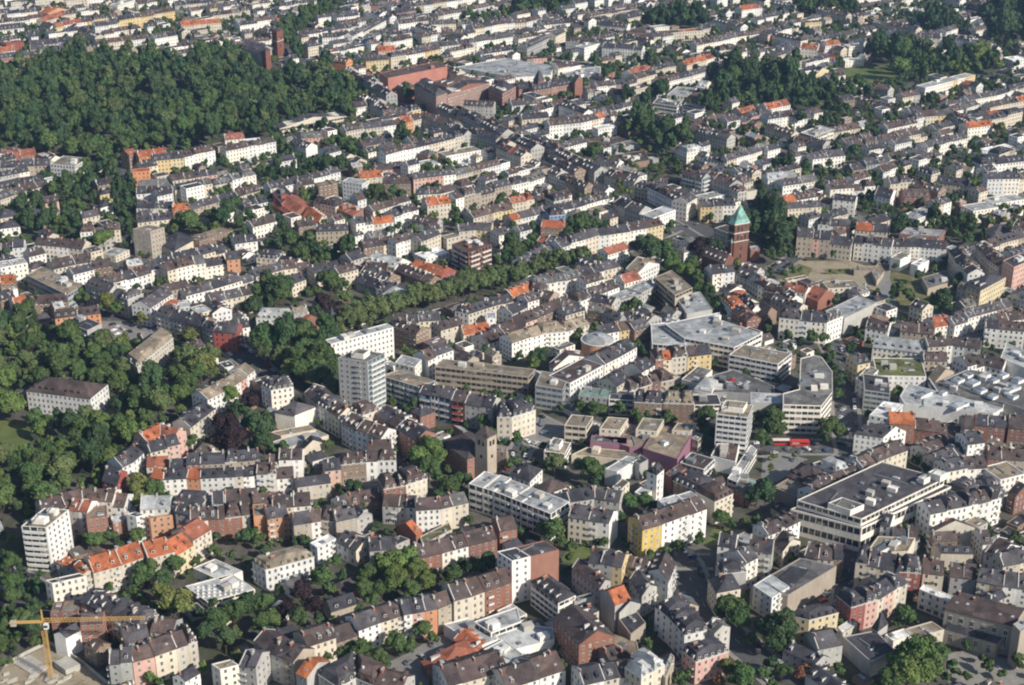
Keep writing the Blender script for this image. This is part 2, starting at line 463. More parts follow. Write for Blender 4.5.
        for i in ex:
            a, b = P[i], P[(i + 1) % n]
            L0 = dist(a, b)
            if L0 < 2.2: continue
            fr = nrm(sub(b, a)); nn = (fr[1], -fr[0])
            mid = lerp(a, b, .5); tc = nrm((-mid[0], -mid[1]))
            if nn[0] * tc[0] + nn[1] * tc[1] < (-.2 if detail else 0): continue
            stl = s.style
            if stl == 'B': stl = 'b' if i == 0 else ('w' if L0 > 14 else 'n')
            if stl == 'D': stl = 'w' if i == 0 else 'b'
            if stl == 'n': continue
            fh = s.h / s.st
            ang = math.atan2(fr[1], fr[0])
            if stl in 'rb':
                for q in range(s.st):
                    z = zb + q * fh
                    zlo, zhi = z + fh * (.38 if stl == 'r' else .3), z + fh * (.86 if stl == 'r' else .95)
                    if detail == 0 and q == 0 and s.h > 8: pass
                    bm_ = M(); o = .05; g = .6
                    p0 = (a[0] + fr[0]*g + nn[0]*o, a[1] + fr[1]*g + nn[1]*o); p1 = (b[0] - fr[0]*g + nn[0]*o, b[1] - fr[1]*g + nn[1]*o)
                    bm_.face([(*p0, zlo), (*p1, zlo), (*p1, zhi), (*p0, zhi)], 'glass' if s.wall != 'g' else 'glassblue')
                    m_ = max(2, int(L0 / 3.0))
                    for w_ in range(1, m_):
                        t = w_ / m_; pp = lerp(p0, p1, t); d_ = .18 if stl == 'r' else .3
                        x0 = (pp[0] - fr[0]*d_ + nn[0]*.06, pp[1] - fr[1]*d_ + nn[1]*.06); x1 = (pp[0] + fr[0]*d_ + nn[0]*.06, pp[1] + fr[1]*d_ + nn[1]*.06)
                        bm_.face([(*x0, zlo), (*x1, zlo), (*x1, zhi), (*x0, zhi)], W)
                    parts.append(('window_band', bm_, None))
                    if stl == 'b' and q > 0:
                        k = max(1, int(L0 / 8))
                        for w_ in range(k):
                            t0, t1 = (w_ + .12) / k, (w_ + .88) / k
                            q0, q1 = lerp(a, b, t0), lerp(a, b, t1); dp = 1.3
                            r0 = (q0[0] + nn[0]*dp, q0[1] + nn[1]*dp); r1 = (q1[0] + nn[0]*dp, q1[1] + nn[1]*dp)
                            bl = M(); base = [r0, r1, (q1[0]+nn[0]*.02, q1[1]+nn[1]*.02), (q0[0]+nn[0]*.02, q0[1]+nn[1]*.02)]
                            bl.prism(base, z - .1, z + .08, 'trim')
                            i0 = (r0[0] - nn[0]*.1, r0[1] - nn[1]*.1); i1 = (r1[0] - nn[0]*.1, r1[1] - nn[1]*.1)
                            bl.prism([r0, r1, i1, i0], z + .081, z + 1.0, 'trim' if s.wall != 'e' else W)
                            parts.append(('balcony', bl, None))
                continue
            sp = 2.7 if s.h > 7 else 3.2
            k = max(1, int((L0 - .8) / sp))
            if stl == 'x': k = max(1, int(L0 / 4.4))
            ww, wh = (1.15, fh * .52) if stl != 'x' else (1.7, s.h * .62)
            R2 = random.Random(s.seed * 99 + i)
            wk = 'a' if R2.random() < .6 else ('c' if R2.random() < .25 else 'd')
            floors = s.st if stl != 'x' else 1
            blc = s.h > 8 and R2.random() < .3 and detail
            bcol = R2.randrange(max(1, k))
            gf = i == 0 and R2.random() < .35 and s.h > 9 and stl != 'x'
            for q in range(floors):
                z = zb + q * fh + (fh * .3 if stl != 'x' else s.h * .2)
                for w_ in range(k):
                    t = (w_ + .5) / k; t = (.4 + t * (L0 - .8)) / L0
                    pp = lerp(a, b, t)
                    if q == 0 and gf:
                        wins.append((pp[0], pp[1], z - fh * .12, ang, sp * .8, fh * .7, wk, nn)); continue
                    wins.append((pp[0], pp[1], z, ang, ww, wh, wk, nn))
                    if blc and w_ == bcol and q > 0:
                        bl = M(); z1 = z - fh * .3
                        cx, cy = pp[0] + nn[0]*.62, pp[1] + nn[1]*.62
                        bl.box(cx, cy, z1 - .1, 2.6, 1.16, .18, ang, 'trim')
                        bl.box(pp[0] + nn[0]*1.16, pp[1] + nn[1]*1.16, z1 + .081, 2.6, .08, .9, ang, 'trim' if s.seed > .4 else W)
                        parts.append(('balcony', bl, None))
        return parts, wins
    def frames(s, m, x, y, z, ang, w, h, nn):
        if s.wall in 'rBbq':
            k = .5; fx, fy = math.cos(ang) * w * k, math.sin(ang) * w * k; ex, ey = x + nn[0] * .03, y + nn[1] * .03
            m.face([(ex - fx, ey - fy, z - .15), (ex + fx, ey + fy, z - .15), (ex + fx, ey + fy, z + h + .25), (ex - fx, ey - fy, z + h + .25)], 'trim')
    def merge(s, acc, detail=0):
        parts, wins = s.build(detail)
        for n, m, p in parts: acc.add(m)
        for (x, y, z, ang, w, h, k, nn) in wins:
            k_ = .42 if detail else .38
            fx, fy = math.cos(ang) * w * k_, math.sin(ang) * w * k_
            s.frames(acc, x, y, z, ang, w, h, nn)
            x += nn[0] * .05; y += nn[1] * .05; h *= .85
            acc.face([(x - fx, y - fy, z), (x + fx, y + fy, z), (x + fx, y + fy, z + h), (x - fx, y - fy, z + h)], 'glass')
    def place(s, detail=1):
        parts, wins = s.build(detail)
        base = (s.c[0], s.c[1], s.z0)
        root = link(s.name or 'town_house', None, loc=base)
        root.empty_display_size = 2
        tag(root, s.label, s.cat or 'house', s.group)
        objs = []
        cnt = {}
        over = {}
        for n, m, p in parts:
            cnt[n] = cnt.get(n, 0) + 1
            if cnt[n] > 95: over.setdefault(n, M()).add(m); objs.append(None); continue
            if p is None: o = link(n, m.mesh(n, base), root)
            else: o = link(n, m.mesh(n, base), objs[p])
            objs.append(o)
        for n, m in over.items():
            o = link(n, m.mesh(n, base), root); o['kind'] = 'stuff'
        if len(wins) > 95 or (s.far and len(wins) > 0):
            keep = [] if s.far else wins[-95:]; rest = wins if s.far else wins[:-95]
            m = M()
            for (x, y, z, ang, w, h, k, nn) in rest:
                if s.far: w *= 1.25
                s.frames(m, x, y, z, ang, w * 1.3, h, nn); fx, fy = math.cos(ang) * w * .42, math.sin(ang) * w * .42
                x += nn[0] * .06; y += nn[1] * .06
                m.face([(x - fx, y - fy, z), (x + fx, y + fy, z), (x + fx, y + fy, z + h), (x - fx, y - fy, z + h)], 'glass')
            if s.far:   # too small in the photo to tell apart: pattern of the wall
                me = objs[0].data
                parts[0][1].add(m); objs[0].data = parts[0][1].mesh('wall', base)
            else:
                o = link('window', m.mesh('window', base), root); o['kind'] = 'stuff'
            wins = keep
        for (x, y, z, ang, w, h, k, nn) in wins:
            o = link('window', window_mesh(k), root, (x - base[0], y - base[1], z - base[2]))
            o.rotation_euler = (0, 0, ang); o.scale = (w, 1, h)
        return root
    far = False
# Footprints traced from the photograph, unprojected to the ground in metres.
# R eave line (visible long side) ; count(0 = by width) ; storeys ; depth m ; roof ; walls ; roof colour [; style]
# K three eave corners left, near, right ; height m (or base+height) ; roof ; wall ; roof colour ; style ; name ; label
# P flat-roofed polygon ; height ; wall ; roof colour ; style ; name ; label
# T single trees x,y,radius,colour   F wood in a polygon ; radius ; colours ; where   S street width ; points
DATA = '''
@M
K 85,48 185,55 275,-18;23;f;w;t;B;apartment_tower;white nine-storey apartment tower with stacked balconies at the left park edge
A 125,20 175,24 195,8;23+2.6;f;w;W;n;lift_house
A 185,-14 222,-12 235,-24;23+2.6;f;w;W;n;lift_house
R 372,235 485,203 590,165;2;4;14;g;cc;rr
R 592,182 700,152 845,62;3;4;14;g;cyc;rrr
K 295,205 330,245 375,232;12;g;c;r;w;apartment_block;hipped end house of the orange-roofed row, beside the white tower
K 225,195 290,212 325,190;7;h;g;r;w
K 180,265 208,278 345,248;14;f;w;d;w;apartment_block;narrow white block with brown end wall behind the orange crane
R 262,330 350,362 440,400 560,455;7;4;11;g;r;d
R 200,400 310,395;2;3;9;f;r;t
R 320,440 410,435;1;4;9;g;r;b
K 215,480 262,495 335,455;10;a;w;d;n;town_house;white gable-ended house with blank side wall, right beside the crane mast
K 335,530 385,550 445,520;8;g;b;b;w
R 435,600 528,592;2;4;11;g;g;d
R 530,592 618,570;1;4;11;g;p;b
R 620,570 705,540 790,512;3;4;12;g;ccc;bbb
R 500,520 600,495;2;4;11;g;b;b
R 600,470 690,480;2;4;11;g;g;d
K 690,650 740,670 800,635;9;a;w;d;w
K 845,600 880,622 955,603;13;f;w;t;w
R 955,603 1024,620;2;4;11;g;g;d
K 770,215 880,265 970,228;5;f;w;l;n;school_hall;low white flat-roofed hall, upper of two beside the big school
K 740,288 830,352 1020,300;5;f;w;l;r;school_hall;low pale hall with rows of round rooflights, beside the big school
K 505,2 575,15 580,8;14;f;w;l;w
K 505,0 545,12 580,2;15;f;w;d;w;apartment_block;narrow white five-storey block joined to a salmon one, above the orange roofs
K 582,12 600,18 690,5;15;f;o;t;w;apartment_block;salmon five-storey block joined to a narrow white one
R 275,-15 350,-5;2;4;11;g;w;r
R 345,20 430,8;1;4;11;f;r;t
R 760,28 900,18 1000,5;6;3.5;12;g;r;b
R 700,-10 760,5;1;4;11;g;g;d
T 590,235,62,g 690,205,50,g 655,260,45,d 700,360,85,y 640,320,50,y 640,390,45,g 560,265,45,g 530,300,30,g 870,430,60,g 940,400,65,g 830,470,50,d 990,360,50,d 900,500,50,d 380,105,42,g 430,92,40,g 470,120,30,d 545,90,45,g 535,130,28,g 740,330,30,g 800,400,35,d 850,330,30,g 595,658,35,l 700,660,30,l 640,675,28,g 800,670,28,g 435,672,20,g 980,90,40,d 930,170,30,g 1010,50,35,g 860,150,35,g 870,90,25,d 790,60,20,g 830,200,20,g 160,240,20,g 500,330,25,g 560,330,25,g 760,240,25,d
F 0,190 60,210 110,240 170,300 170,330 60,330 40,300 0,260;32;dg;in the hedge beside the road left of the crane
F 0,340 100,350 170,360 175,400 200,500 100,540 20,600 0,600;42;dg;in the grove left of the crane site
G dirt 20,600 120,560 200,520 260,560 340,610 450,690 300,740 -60,740
S 10 -60,170 60,250 180,320 240,350
S 7 -60,300 120,370 170,390
Q 70,262 110,285 125,262 150,275 60,240 140,300
@N
K -15,190 38,225 232,172;11;m;w;t;w;school_building;big white three-storey school with tan mansard roof and dormers
R 650,182 745,158 850,130 965,102;0;3;12;g;r;b
R 455,150 560,140;2;3;11;g;g;d
R -10,510 60,560 150,595 205,640;0;4;11;g;g;d
R 150,560 205,535 320,497 410,465;0;3.4;12;g;w;b
R 411,465 500,432 590,404;0;3.6;12;g;w;b
R 592,404 725,380;3;4;12;g;wpo;ddd
R 728,378 790,352;1;4;13;g;s;b
R 792,348 860,330 915,310;2;4.5;13;g;cc;bb
R 917,310 1022,275;2;4.5;13;g;rr;bb
R 160,640 240,680 340,730;0;4;13;g;g;d
R 330,700 400,660 470,690 580,720;0;4;12;g;g;d
K 268,348 300,392 405,358;6;a;s;d;n;parish_hall;low tan building with dark pitched roof, between dark trees behind the curved terrace
R 150,42 260,25 330,30;3;4;11;g;s;b
R 320,30 405,12;1;4.5;11;g;s;d
K 215,115 245,135 320,98;9;f;w;W;w
R -10,10 40,5;1;4;11;f;o;t
R 45,20 130,5;2;4;11;g;o;d
K 560,48 640,85 665,70;9;a;r;r;n;workshop;small red brick workshop with orange roof behind the brick terrace
K 655,90 668,122 785,62;7;f;c;G;n;workshop;tan blank-walled building with planted flat roof
K 440,105 480,125 530,112;5;g;g;r;w
K 520,110 560,125 615,100;6;f;g;d;w
R 320,110 400,150;2;2.5;11;g;g;d
R 612,40 715,12;1;5;12;f;w;t
R 975,70 1045,58;1;3;12;g;r;b
K 660,590 715,655 930,545;4;h;r;r;w;low_wing;long low wing with orange tiled roof beside the car park
K 790,500 860,560 935,525;4.2;g;r;r;w;low_wing;short low wing with orange tiled roof, nearer the grey flat halls
P 750,440 850,415 970,500 890,530;6;w;l;n;gym_hall;grey flat-roofed hall beside the orange-tiled wings
P 870,430 1045,370 1060,430 940,475;8;w;l;r;gym_hall;pale flat-roofed hall with glazed side, above the orange-tiled wings
P 910,540 990,500 1070,560 1000,620;7;w;l;n;gym_hall;white flat hall right of the orange-tiled wings
R 770,690 1010,618;0;3;15;g;w;b
T 520,200,62,l 590,190,68,l 640,230,62,l 560,260,65,l 500,300,45,g 450,240,50,g 680,270,50,l 620,310,50,g 430,300,50,g 470,350,40,g 270,260,55,g 300,300,40,g 320,190,38,g 350,250,30,d 180,320,55,p 120,390,50,p 170,420,50,d 230,370,45,p 60,420,50,g 30,360,50,g 20,440,50,g 100,310,30,g 40,480,40,d 250,420,35,d 790,245,50,g 830,200,35,g 880,215,45,d 930,190,42,d 960,230,30,g 770,280,30,g 160,90,25,d 190,110,30,d
T 420,545,50,g 380,530,38,g 490,570,42,g 450,600,35,g 560,515,52,g 610,545,35,g 620,515,30,l 665,465,45,g 700,495,32,g 345,545,30,g 520,590,30,g 400,590,30,g 290,540,28,g 520,640,22,d 850,610,40,g 800,640,35,g 750,680,25,g 20,80,25,g
G lot 430,640 600,560 740,480 840,560 700,610 690,684 560,700 470,690
Q 470,612 612,592 640,584 665,570 740,548 712,520 590,570 690,530
@O
K -60,150 0,188 75,170;22;f;w;d;w;office_block;tall flat-roofed office block with red brick right half beside the long dark hall
A 15,132 75,170.3 188,143;0+22;f;r;d;n;brick_end_wing
K 75,272 185,357 255,325;12;h;w;d;r;office_wing;long dark-roofed office wing running down from the tall brick office block
K 235,335 250,350 330,330;10;f;g;d;n
K 165,415 268,525 412,490;14;g;r;b;w;assembly_hall;dark brown gabled brick assembly hall with pale gable front
K 240,215 350,300 395,268;11;g;g;b;w
K 355,310 412,365 475,340;14;a;g;r;n;town_house;grey house with ribbed orange roof between the brick hall and square
K 415,375 430,395 515,360;11;g;g;d;n
K 428,420 475,482 535,435;8;f;s;d;n
R 305,190 440,218;3;5;11;g;ggy;ddd
R 440,212 530,235;2;4;11;g;w;b
K 545,228 625,270 655,195;14;a;w;b;w;corner_house;dark-roofed corner house with white end wall at the dark square
K 470,260 520,330 580,290;11;g;g;d;w
R 572,375 625,415 690,490;0;4;12;m;w;d
R 640,330 700,400 770,450 810,480;0;4.2;9;g;g;g
K 680,545 735,592 868,548;11;m;p;d;w;corner_house;pink corner building with dark mansard at the lower end of the wedge block
R -20,700 110,657;2;3;15;g;ww;bb
R 112,656 215,622;1;3;15;g;w;b
R 285,690 430,657;2;3;12;g;w;b
R 432,655 515,640;1;3;12;g;w;b
R 517,655 612,602;2;4.5;13;m;cc;ll
K 600,640 615,655 650,570;10;f;s;l;n
P 330,500 400,480 500,510 510,560 430,580 360,545;5;s;t;n
R 390,590 480,560;2;3;10;g;b;d
K -60,385 0,428 60,400;6;f;w;l;r;gym_hall;small white flat hall with windows below the tall office block
P -70,485 60,440 165,455 170,500 0,545;6;w;l;n;gym_hall;white flat-roofed hall beside the brown assembly hall
P -60,570 20,545 85,575 0,615;5;w;l;n
R 225,-5 390,22 520,60;0;5;12;g;w;b
R 522,64 600,42;1;5;12;g;Y;b
R 601,42 660,20 780,-25;4;5;12;g;wwww;bbbb
R 822,128 945,145 1040,158;4;5;12;g;wwgg;drbd
R 815,200 860,280 915,300;0;4;12;g;g;d
R 880,225 985,172;2;4.5;12;g;ww;dd
K 785,255 820,318 915,300;12;h;c;d;w
K 965,285 1040,335 1110,290;12;f;w;l;w
K 640,600 660,620 720,590;4;f;g;d;n
T 170,70,60,g 130,50,45,g 200,110,40,g 160,20,35,l 240,120,30,g 375,115,30,g 340,60,20,d 555,125,28,g 615,135,26,g 665,125,34,g 650,100,22,g 750,95,34,g 835,15,42,g 880,40,25,g 985,30,35,g 870,370,62,g 910,420,52,g 830,400,35,d 1010,460,55,d 960,500,30,g 860,620,45,y 930,650,60,g 880,670,40,g 820,660,30,a 700,620,30,g 680,650,30,g 1000,640,40,g 330,590,20,g 230,170,25,g 395,560,16,g 300,90,18,g
G grass 190,190 240,110 300,100 320,180 250,200
G grass 690,100 780,110 800,60 900,60 860,110 800,130
S 14 600,110 690,200 730,300 790,400 880,490 1000,590 1100,680
S 10 500,80 640,140 690,190 800,190
@P
K 90,-20 375,55 735,-110;13;f;w;d;r;department_store;huge white department store with two tiers, ribbon windows and dark flat roof
A 116,-56 374,20 706,-141;13+4;f;w;d;r;upper_storey
A 600,-148 625,-138 650,-150;17+3;f;w;W;n;roof_hut
A 640,-168 690,-152 720,-166;17+3.5;f;w;W;n;roof_hut
A 240,-45 330,-15 385,-38;17+3;f;w;g;n;plant_room
R 0,85 70,58 130,28;2;4;10;g;w;d
K 20,110 60,150 130,110;9;g;c;b;w
R 145,165 200,178 300,185;3;3.5;12;g;g;d
K -70,290 80,325 275,208;11;f;s;g;n;exhibition_hall;large flat-roofed tan hall with dark solar panels on its roof
K 85,405 165,425 282,395;13;m;y;d;w;corner_house;yellow corner house with dark mansard roof below the large tan hall
K 278,452 300,478 358,440;6;f;c;W;w
R 332,378 440,345 560,270;6;4;10;m;epcpcc;dddddd
R 350,200 505,228;3;4;13;m;ccc;ddd
R 510,232 612,240;2;4;13;m;ee;dd
P 392,155 440,88 590,95 560,150;12;c;t;n;shop_building;tan flat-roofed shop building with a long rooflight below the department store
R 450,40 540,60 640,70;3;4;12;g;w;b
R 500,100 600,110;2;3;11;g;w;b
K 645,60 660,72 828,55;12;g;c;b;w
K 655,128 692,155 822,158;9;a;c;d;n
R 660,110 760,105;1;3;11;g;b;b
R 620,238 730,252 832,265;5;3.2;12;g;cccgg;bbbbb
R 836,270 940,290 1050,305;4;3.5;12;g;w;d
K 865,155 920,185 1010,130;8;g;w;b;w
R 860,120 980,110;2;3.5;12;g;w;b
R 940,210 1050,190;2;3;12;g;w;b
K 708,375 982,448 1060,390;15;g;s;b;x;church_nave;long dark-roofed stone church nave with tall arched side windows
K 706,462 915,520 962,480;7;s;s;d;x;church_aisle;lower lean-to side building along the long stone church
K 605,300 728,350 745,330;10;f;w;W;w;apartment_block;curved-looking pale block with white roof edge beside the long stone church
K 980,440 1010,470 1060,440;19;f;s;l;n;west_church_facade;pale stone west front of the long church at the right edge
P 300,490 430,465 510,545 410,590;8;g;d;n;school_wing;dark flat-roofed wing left of the biggest bright tree
K 468,482 502,508 578,482;7;f;w;W;n
K 550,458 600,492 705,462;7;f;c;t;w
R 60,560 200,540 300,520;3;3;12;g;g;d
K 60,545 190,600 250,575;6;g;g;d;w
K 150,640 260,720 330,690;5;g;w;d;n
K 415,455 440,470 480,440;9;p;g;d;n;turret_house;small grey house with pointed roof between red row and dark hall
T 590,560,85,l 560,630,80,l 650,620,75,l 520,600,60,l 690,560,50,g 630,530,40,l 480,660,60,g 60,460,75,d 30,510,55,d 90,520,40,g 20,440,50,g 550,405,48,g 520,430,25,g 130,640,36,a 150,600,25,a 60,630,42,g 20,600,40,d 740,600,32,g 790,530,28,g 880,600,35,g 860,580,25,g 1000,560,38,g 1010,610,25,g 790,650,28,g 750,630,25,g 940,640,25,g 860,30,28,g 885,60,20,d 715,655,25,g
G pave 720,560 800,540 1040,600 1040,690 720,690
S 12 120,350 250,310 320,240 345,160 330,80 420,110
S 9 290,420 310,300
Q 150,345 180,335 235,320 205,333 920,65 935,60 915,75 930,78
@I
K 105,195 362,228 432,170;13;h;w;b;w;park_villa;large white villa with brown hipped roof standing in the park
K 20,225 40,235 120,200;4;f;s;t;n
K 505,65 550,100 692,-15;12;m;c;t;w;apartment_block;long cream block with tan roof at the right edge of the park
R 488,500 530,480 575,440;2;4;11;g;ww;dd
R 585,400 640,375 690,390;2;4;11;g;pp;rr
R 600,440 720,410;2;4;11;g;p;d
R 690,385 760,345 860,270;0;4;12;g;w;d
R 830,235 900,200 1020,115;0;3.5;12;g;w;t
R 585,500 672,495;1;3;10;g;c;r
R 674,495 800,490 900,485 1040,470;0;4;11;g;s;d
R 600,540 650,550;1;3.5;9;g;w;r
R 652,550 745,545;1;3.5;9;g;w;d
R 745,545 798,548;1;3.5;9;g;o;r
R 800,548 940,542 1040,530;4;3.5;9;g;wwcw;dddd
K 408,555 470,575 510,520;10;g;e;d;w;town_house;house with bright red wall and grey roof, beside the park edge trees
R 170,685 260,660 330,640 420,640 495,645;0;4;12;g;w;d
R 560,670 680,665;2;4;12;g;w;l
R 685,655 800,665;1;4;12;m;g;d
K 795,600 812,608 832,596;14;f;w;l;n
R 810,655 895,648;2;4;12;g;w;d
R 900,650 1030,640;2;3;13;g;g;d
G grass -40,310 60,318 130,345 110,460 -40,470
F -20,-60 150,-40 330,-10 500,20 500,70 520,110 550,180 600,180 700,140 780,190 770,240 690,300 650,330 580,380 540,440 480,480 470,505 405,540 400,620 310,610 240,640 150,690 -20,690 -20,470 110,450 150,350 90,310 60,330 -20,310;44;ggdgls;in the dense park left of the terraces
T 760,60,60,s 800,90,62,y 840,60,50,s 730,120,50,g 790,130,45,g 700,60,38,g 850,110,38,s 900,330,62,p 940,390,65,p 900,400,50,p 1000,240,50,p 1000,330,50,d 960,270,40,d 920,215,45,l 560,570,55,y 610,590,50,g 560,630,45,y 640,640,35,g 530,540,32,a 915,600,30,g 765,390,35,g 1010,420,30,g 240,200,20,g 660,590,20,g 770,580,20,d
S 14 880,-10 1010,80 1100,170
@J
K 328,62 445,78 515,45;34;f;g;g;D;high_rise;tall fourteen-storey beige slab with pale balconies, the highest block in the centre
A 380,42 430,50 455,32;34+3;f;w;g;n;lift_house
K 500,135 650,180 718,155;16;f;g;t;b;apartment_block;dark teal block with balconies and tan roof, right of the tall beige slab
K 555,82 635,102 662,70;14;f;w;l;w
R 640,95 720,60 790,35;0;4;12;g;w;d
K 715,98 1090,140 1118,108;14;f;s;t;r;office_block;long office block with pale and dark window bands and tan roof
R 652,205 778,232;3;4.5;12;g;uwu;ddd;b
R 780,234 832,243;1;4.5;12;g;e;b;b
R 834,244 985,272;3;4.5;12;g;ggw;ddd
K 968,262 1000,290 1055,250;11;f;c;t;w
K 740,395 845,472 960,432;13;h;r;b;w;brick_church;brick church nave with broad brown roof beside a square stone tower
K 876,370 925,386 962,368;26;p;s;b;n;church_tower;square pale stone church tower with low brown cap, beside broad brown roof
K 940,430 1002,442 1006,418;10;f;s;t;w
R 20,170 60,195 150,180;2;4;12;m;ww;dd
K 75,280 155,295 242,260;11;h;w;d;n
R 195,200 240,245 330,300;0;4;12;g;w;d
R 240,200 320,240 420,300;0;4.4;12;m;c;d
R 340,320 400,355 500,390;0;4;12;g;w;b
P 60,400 230,345 290,372 110,430;4;c;l;n;workshop;low workshop with pale green flat roof among the terraces
P 55,360 210,330 240,350 100,375;5;c;t;n
K 180,410 190,430 270,405;6;g;c;d;n
R 480,292 560,345 640,395;0;4;13;g;r;b
R 280,462 400,450 545,440;0;4;12;g;s;b
R 340,492 440,482 560,478;0;3.4;9;m;c;d
R 275,515 340,508;1;3;11;g;p;d
K 150,548 165,580 300,562;8;a;c;d;w
R 0,525 80,525 150,520;3;4;11;g;w;d
R -10,472 90,470 185,468;4;4;10;g;w;b
R 510,592 600,577 685,550;3;4.4;12;m;rrc;bbb
K 490,548 530,562 590,540;12;h;r;r;w
R 340,645 420,620 500,612;3;3;11;g;b;b
R 505,655 570,660 640,662;3;3;11;g;w;b
R 640,672 740,665 850,640;3;4;11;g;w;d
K 60,620 75,645 125,640;8;g;g;l;n
R 65,665 220,652;2;3;12;g;w;b
R -10,655 60,645;1;3;11;g;w;b
R 850,567 950,597 1060,640 1180,688;5;4.5;15;f;wwwww;lllll;b
T 690,430,62,l 650,460,55,l 730,460,50,l 690,500,55,g 720,540,40,g 780,580,55,g 830,555,45,g 740,610,38,d 800,620,35,g 630,255,36,g 600,270,25,d 845,195,28,g 910,210,28,g 975,225,25,g 910,315,38,g 935,370,35,g 950,400,25,g 180,105,62,g 140,110,50,y 230,70,60,g 290,60,60,g 250,140,55,d 300,150,45,d 190,30,50,g 100,30,50,s 40,30,50,s 20,340,60,d 30,400,50,d 110,415,35,g 60,420,30,g 390,585,42,d 420,610,30,g 330,580,22,l 30,600,32,g 300,240,22,g 160,620,22,g 270,400,18,g 1010,310,18,g 560,440,20,g 960,540,20,g 590,520,18,g
F 10,0 300,-30 330,60 330,230 260,200 180,150 120,100 20,60;52;dgg;behind the tall beige slab
S 12 415,265 500,320 560,410 600,470 640,560
Q 555,385 575,420 600,470 560,360 460,300 500,330
@K
K 93,172 205,190 228,132;14;f;g;t;r;office_block;blue glass-fronted office block on the corner below the white terrace
R 232,165 300,130 367,92;1;4.5;15;f;w;b
R 370,90 430,60 500,20;2;4.5;13;g;ww;dd
K 150,85 165,108 290,60;9;g;w;b;w
R 575,72 640,67 700,60;3;4;12;g;rcc;brb
R 702,60 800,48;2;4;12;g;yy;bd
R 420,182 470,150 520,125 572,90;0;4;12;g;w;d
R 470,200 560,170 650,150;0;3;12;g;s;b
R 265,213 385,226;1;3;12;f;g;T
R 387,228 487,234;1;3;12;f;w;d;r
R 489,240 603,247;2;4;12;m;bb;dd
R 605,248 726,252;2;4;12;m;bb;tt
R 728,252 838,250;1;3.6;13;f;w;d;r
K 678,148 740,165 802,112;7;f;w;g;n
K 728,188 800,198 824,155;9;h;w;l;n;glass_pavilion;white pavilion with low glazed pyramid roof beside the rooftop car park
P 700,205 810,130 880,110 1050,175 1050,212 860,200;8;g;g;n;parking_deck;grey rooftop car park deck behind the white terraced tower
K 868,50 1065,88 1120,45;13;f;w;t;r;office_block;white office block with blue window bands behind the rooftop car park
K 210,332 298,340 325,297;11;f;c;t;r;mall_pavilion;cream cube pavilion, leftmost of the four on the purple mall
K 350,346 432,352 465,305;12;f;c;t;w;mall_pavilion;cream cube pavilion, second from left on the purple mall
K 495,350 580,358 608,310;12;f;c;t;w;mall_pavilion;cream cube pavilion, third from left on the purple mall
K 640,352 715,358 737,328;11;f;c;t;w;mall_pavilion;cream cube pavilion, rightmost of the four on the purple mall
P 330,372 420,325 655,338 640,410 470,420;8;v;t;n;shopping_mall;purple middle section of the shopping mall under the cream cubes
K 523,425 662,468 722,368;9;f;v;t;n;mall_hall;biggest purple mall hall with large square gravel roof
K 313,400 460,408 464,380;8;f;v;g;n;mall_hall;smaller purple mall hall with grey roof, on the left
P 238,450 300,420 520,440 500,475;5;c;t;n;mall_wing;low cream mall wing with long flat brown roof
K 128,435 212,448 236,402;9;f;w;t;r;terraced_block;small white stepped block left of the purple mall
K 150,405 190,412 205,388;12;f;w;t;n
K 372,507 420,518 508,465;9;f;w;l;n
K 818,288 945,303 966,252;24;f;w;t;r;terraced_tower;seven-storey white tower with dark window bands right of the purple mall
A 838,256 925,266 942,240;24+3;f;w;t;n;penthouse
P 795,455 822,405 910,405 895,480;8;w;b;n;mall_wing;brown flat roof at the foot of the white banded tower
K 672,482 768,510 812,467;7;f;w;b;r;terraced_block;low white stepped block with brown roof below the white banded tower
P 862,545 955,410 980,430 900,560;6;w;l;r;terraced_block;long white stepped edge running down from the white banded tower
K 720,385 745,395 765,370;8;f;c;t;r
K 868,562 1020,590 1045,560;4;f;b;T;n;market_canopy;low brick market hall with teal roof edge, above the dark trees
R -60,300 0,300 95,270;2;4.5;14;m;cc;dd
K 540,518 580,535 608,510;17;m;w;d;w;town_house;tall narrow white house with tower-like front below the purple mall
K 490,600 530,620 560,595;8;f;w;l;n
K 645,555 750,602 815,565;10;m;b;d;w;corner_house;brown house with dark mansard below the low stepped blocks
K 612,525 640,545 695,505;9;f;r;g;n
R 765,660 885,605;2;4;13;m;cc;bb
R 640,680 770,640;2;4;12;f;ww;ll
K -10,530 72,560 122,510;10;h;w;d;w
K 75,590 130,615 236,576;7;h;w;b;n;town_house;low white house with big brown hipped roof beside the green lawn
R 230,640 330,625 430,640;3;3.4;11;g;g;d
K 400,580 430,595 470,560;9;f;c;g;w
K 480,470 510,490 545,470;9;f;g;d;n
G grass 215,575 400,575 420,605 330,630 230,620
G lot 120,290 240,350 200,380 60,420 0,380 110,340
T 110,60,42,d 90,85,38,l 130,40,30,g 60,235,32,g 35,250,25,g 275,262,40,g 330,275,42,g 365,270,30,s 435,268,40,g 500,298,35,g 545,290,28,d 620,300,38,g 595,320,25,d 780,290,42,g 760,330,38,d 790,360,40,d 820,395,25,g 310,510,55,g 280,500,45,g 345,520,40,g 335,550,35,d 170,480,50,s 150,500,35,g 205,490,28,g 470,640,42,g 530,640,42,g 560,660,32,d 440,660,25,g 1000,390,42,g 985,300,40,g 1010,340,40,d 1015,600,55,d 975,620,45,d 25,390,38,g 5,480,35,g 40,430,22,g 650,190,22,d 500,10,28,g 520,35,25,d
S 10 80,300 170,345 90,385 20,440
S 9 60,300 20,500 -40,560
Q 95,402 60,395 130,360 75,420 840,155 880,150 910,165 930,178 950,172 960,185 900,180 870,172 940,160
@L
